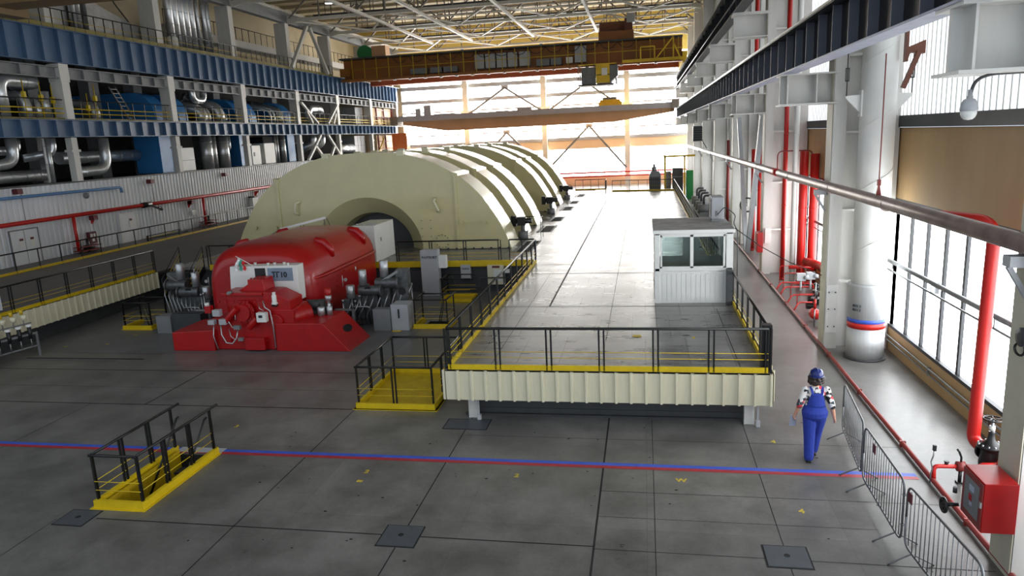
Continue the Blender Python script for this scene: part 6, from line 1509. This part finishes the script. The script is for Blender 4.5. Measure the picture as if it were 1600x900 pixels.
for Hh, K, A in ((HPL, KL, AL), (HPR, KR, AR)): limb(b, [Hh, K, A], [.105, .068, .045])
for A, d in ((AL, 0), (AR, .02)): limb(b, [(A[0], A[1] - .03, A[2] - .04), (A[0], A[1] + .13, A[2] - .055)], [.04, .036])
def hand(b, W, H, side, curl):
    W, H = Vector(W), Vector(H); d = (H - W).normalized(); fwd = Vector((0, 1, 0)); fwd = (fwd - d * fwd.dot(d)).normalized(); nrm = d.cross(fwd)
    ell = []
    for k in range(6):
        f = k / 5; c = W.lerp(H, f); b.ball(c, .020 + .004 * math.sin(f * PI)); b.ball(c + fwd * (.010 + .012 * f), .017); b.ball(c - fwd * (.010 + .012 * f), .017)
    for k, (off, L) in enumerate(((.030, .066), (.010, .076), (-.010, .070), (-.030, .055))):
        p = H + fwd * off; pts = [p]; dd = d.copy()
        for j in range(3):
            dd = (dd + nrm * side * curl * (.28 + .2 * j)).normalized(); p = p + dd * L * (.42, .32, .26)[j]; pts.append(p)
        b.tube(pts, [.0095, .009, .0085, .0075], 8); [b.ball(q, r) for q, r in zip(pts, (.0095, .009, .0088, .0078))]
    p = W.lerp(H, .35) + fwd * .024; pts = [p, p + (d * .5 + fwd * .8).normalized() * .03, p + (d * .75 + fwd * .62).normalized() * .058]
    b.tube(pts, [.012, .0105, .009], 8); b.ball(pts[-1], .009)
hand(b, WL_, HL, 1, 1.5); hand(b, WR_, HR, -1, .55)
person = remeshed(b, 'person', M['skin'], .0055, smooth=3)
tag(person, 'person in a blue helmet and royal blue bib overalls walking away holding a card', 'person')
m = MB()
ell_loft(m, [(x, y, z, rx + .004, ry + .004) for x, y, z, rx, ry in TORSO[3:]])
limb(m, [SL, EL, tuple(Vector(EL).lerp(Vector(WL_), .12))], [.068, .058, .054]); limb(m, [SR, ER, tuple(Vector(ER).lerp(Vector(WR_), .12))], [.068, .058, .054])
remeshed(m, 'shirt', M['shirt'], .010, person, 3)['label'] = 'black, white and red patterned shirt'
m = MB()
ell_loft(m, [(x, y, z, rx + .016, ry + .016) for x, y, z, rx, ry in TORSO[:5]][:-1] + [(PX + .005, PY + .005, 1.075, .172, .13)])
limb(m, [HPL, KL, (AL[0], AL[1], AL[2] + .0)], [.122, .098, .085]); limb(m, [HPR, KR, (AR[0], AR[1], AR[2] + .0)], [.122, .096, .082])
ov = remeshed(m, 'overalls', M['overall'], .010, person, 3); ov['label'] = 'royal blue bib overalls'
m = MB(); rows = []   # back bib narrowing upward
for k in range(8):
    f = k / 7; z = 1.05 + .27 * f; rx, ry = .172 - .004 * f, .13 - .008 * f; half = 1.15 - .62 * f
    rows.append([(PX + .006 + (rx + .008) * math.sin(half * (j / 5 - 1)), PY + .006 - (ry + .008) * math.cos(half * (j / 5 - 1)), z) for j in range(11)])
vs = [p for r_ in rows for p in r_]; fs = [(i * 11 + j, i * 11 + j + 1, (i + 1) * 11 + j + 1, (i + 1) * 11 + j) for i in range(7) for j in range(10)]
m.add(vs, fs, True); bb = m.build('back_bib', M['overall'], person); sdf = bb.modifiers.new('t', 'SOLIDIFY'); sdf.thickness = .012; sdf.offset = 1
m = MB()
for s in (-1, 1):
    pts = [(PX + .008 + s * .075, PY - .118, 1.30), (PX + .01 + s * .09, PY - .085, 1.365), (PX + .01 + s * .098, PY - .01, 1.405), (PX + .01 + s * .092, PY + .075, 1.375), (PX + .01 + s * .08, PY + .125, 1.28), (PX + s * .08, PY + .145, 1.06)]
    for i in range(len(pts) - 1): m.beam(pts[i], pts[i + 1], .040, .012)
m.build('strap', M['overall'], person)
m = MB(); m.beam((PX + .045, PY - .160, .955), (PX + .155, PY - .120, .965), .004, .012); m.beam((PX + .05, PY - .160, .93), (PX + .15, PY - .122, .94), .004, .006); m.build('pocket_edge', M['ink'], person)
for A, sgn in ((AL, -1), (AR, 1)):
    m = MB(); g_ = .0; z = A[2] - .09 if sgn < 0 else A[2] - .105
    m.ball((A[0], A[1] - .02, z + .04), .046, .06, .042); m.ball((A[0], A[1] + .10, z + .032), .046, .09, .034); limb(m, [(A[0], A[1] - .01, z + .06), (A[0], A[1], z + .12)], [.042, .045]); m.box(A[0] - .042, A[0] + .042, A[1] - .075, A[1] + .17, z + .004, z + .02)
    remeshed(m, 'shoe', M['shoe'], .007, person, 2)
m = MB()
for k in range(60):
    a = random.uniform(PI * .82, PI * 2.18); el = random.uniform(-.5, .25)
    m.ball(HC + Vector((.104 * math.cos(a) * (1 + .16 * random.random()), .108 * math.sin(a), .005 + .15 * el - .035)), .032, .032, .036, 8, 6)
m.ball(HC + Vector((0, -.012, .03)), .088, .098, .10)
remeshed(m, 'hair', M['hair'], .008, person, 1)
hz = HC + Vector((0, -.004, .035))
m = MB(); n = 28; prof = [(1.0, 0), (1.0, .02), (.99, .04), (.95, .065), (.86, .09), (.70, .11), (.48, .122), (.22, .128), (0.01, .13)]
vs = []; fs = []
for r, h in prof: vs += [hz + Vector((.112 * r * math.cos(2 * PI * k / n), .132 * r * math.sin(2 * PI * k / n), h)) for k in range(n)]
for i in range(len(prof) - 1): fs += [(i * n + k, i * n + (k + 1) % n, (i + 1) * n + (k + 1) % n, (i + 1) * n + k) for k in range(n)]
m.add(vs, fs, True); hel = m.build('helmet', M['helmet'], person, label='royal blue safety helmet')
m = MB(); rim = []
for k in range(n):
    a = 2 * PI * k / n; ext = .014 + .04 * max(0, math.sin(a)) ** 2; rim.append((a, ext))
vs = [hz + Vector(((.110) * math.cos(a), .130 * math.sin(a), .004)) for a, e in rim] + [hz + Vector(((.110 + e) * math.cos(a), (.130 + e) * math.sin(a), -.006)) for a, e in rim] + [hz + Vector(((.110 + e) * math.cos(a), (.130 + e) * math.sin(a), -.011)) for a, e in rim] + [hz + Vector(((.108) * math.cos(a), .128 * math.sin(a), -.002)) for a, e in rim]
fs = [(i * n + k, i * n + (k + 1) % n, ((i + 1) % 4) * n + (k + 1) % n, ((i + 1) % 4) * n + k) for i in range(4) for k in range(n)]
m.add(vs, fs, True); m.build('brim', M['helmet'], hel)
m = MB(); m.tube([hz + Vector((0, -.125, .035)), hz + Vector((0, -.10, .098)), hz + Vector((0, -.04, .130)), hz + Vector((0, .04, .130)), hz + Vector((0, .10, .098)), hz + Vector((0, .125, .04))], .010, 8); m.build('crest', M['helmet'], hel)
m = MB()
for s in (-1, 1): m.ball(HC + Vector((s * .03, .083, .012)), .012, .008, .009); 
m.build('eye', M['white'], person)
t = thing('folder', 'grey-blue card folder held in the left hand of the walking person', 'folder', (PX - .31, PY + .10, .65))
m = MB(); c = Vector((PX - .345, PY + .10, .72)); u = Vector((.85, .5, -.1)).normalized(); v = Vector((-.05, .1, -1)).normalized(); w3 = u.cross(v).normalized()
vs = []
for a in (-1, 1):
    for e in (-1, 1):
        for g2 in (-1, 1): vs.append(c + u * .07 * a + v * .11 * e + w3 * .006 * g2)
m.add(vs, [(0, 1, 3, 2), (4, 6, 7, 5), (0, 4, 5, 1), (2, 3, 7, 6), (0, 2, 6, 4), (1, 5, 7, 3)]); m.build('cover', M['paper'], t)
m = MB(); m.add([p + w3 * 0 + (c - p) * .06 + w3 * .003 for p in vs], [(0, 1, 3, 2), (4, 6, 7, 5), (0, 4, 5, 1), (2, 3, 7, 6), (0, 2, 6, 4), (1, 5, 7, 3)]); m.build('sheet', M['white'], t)
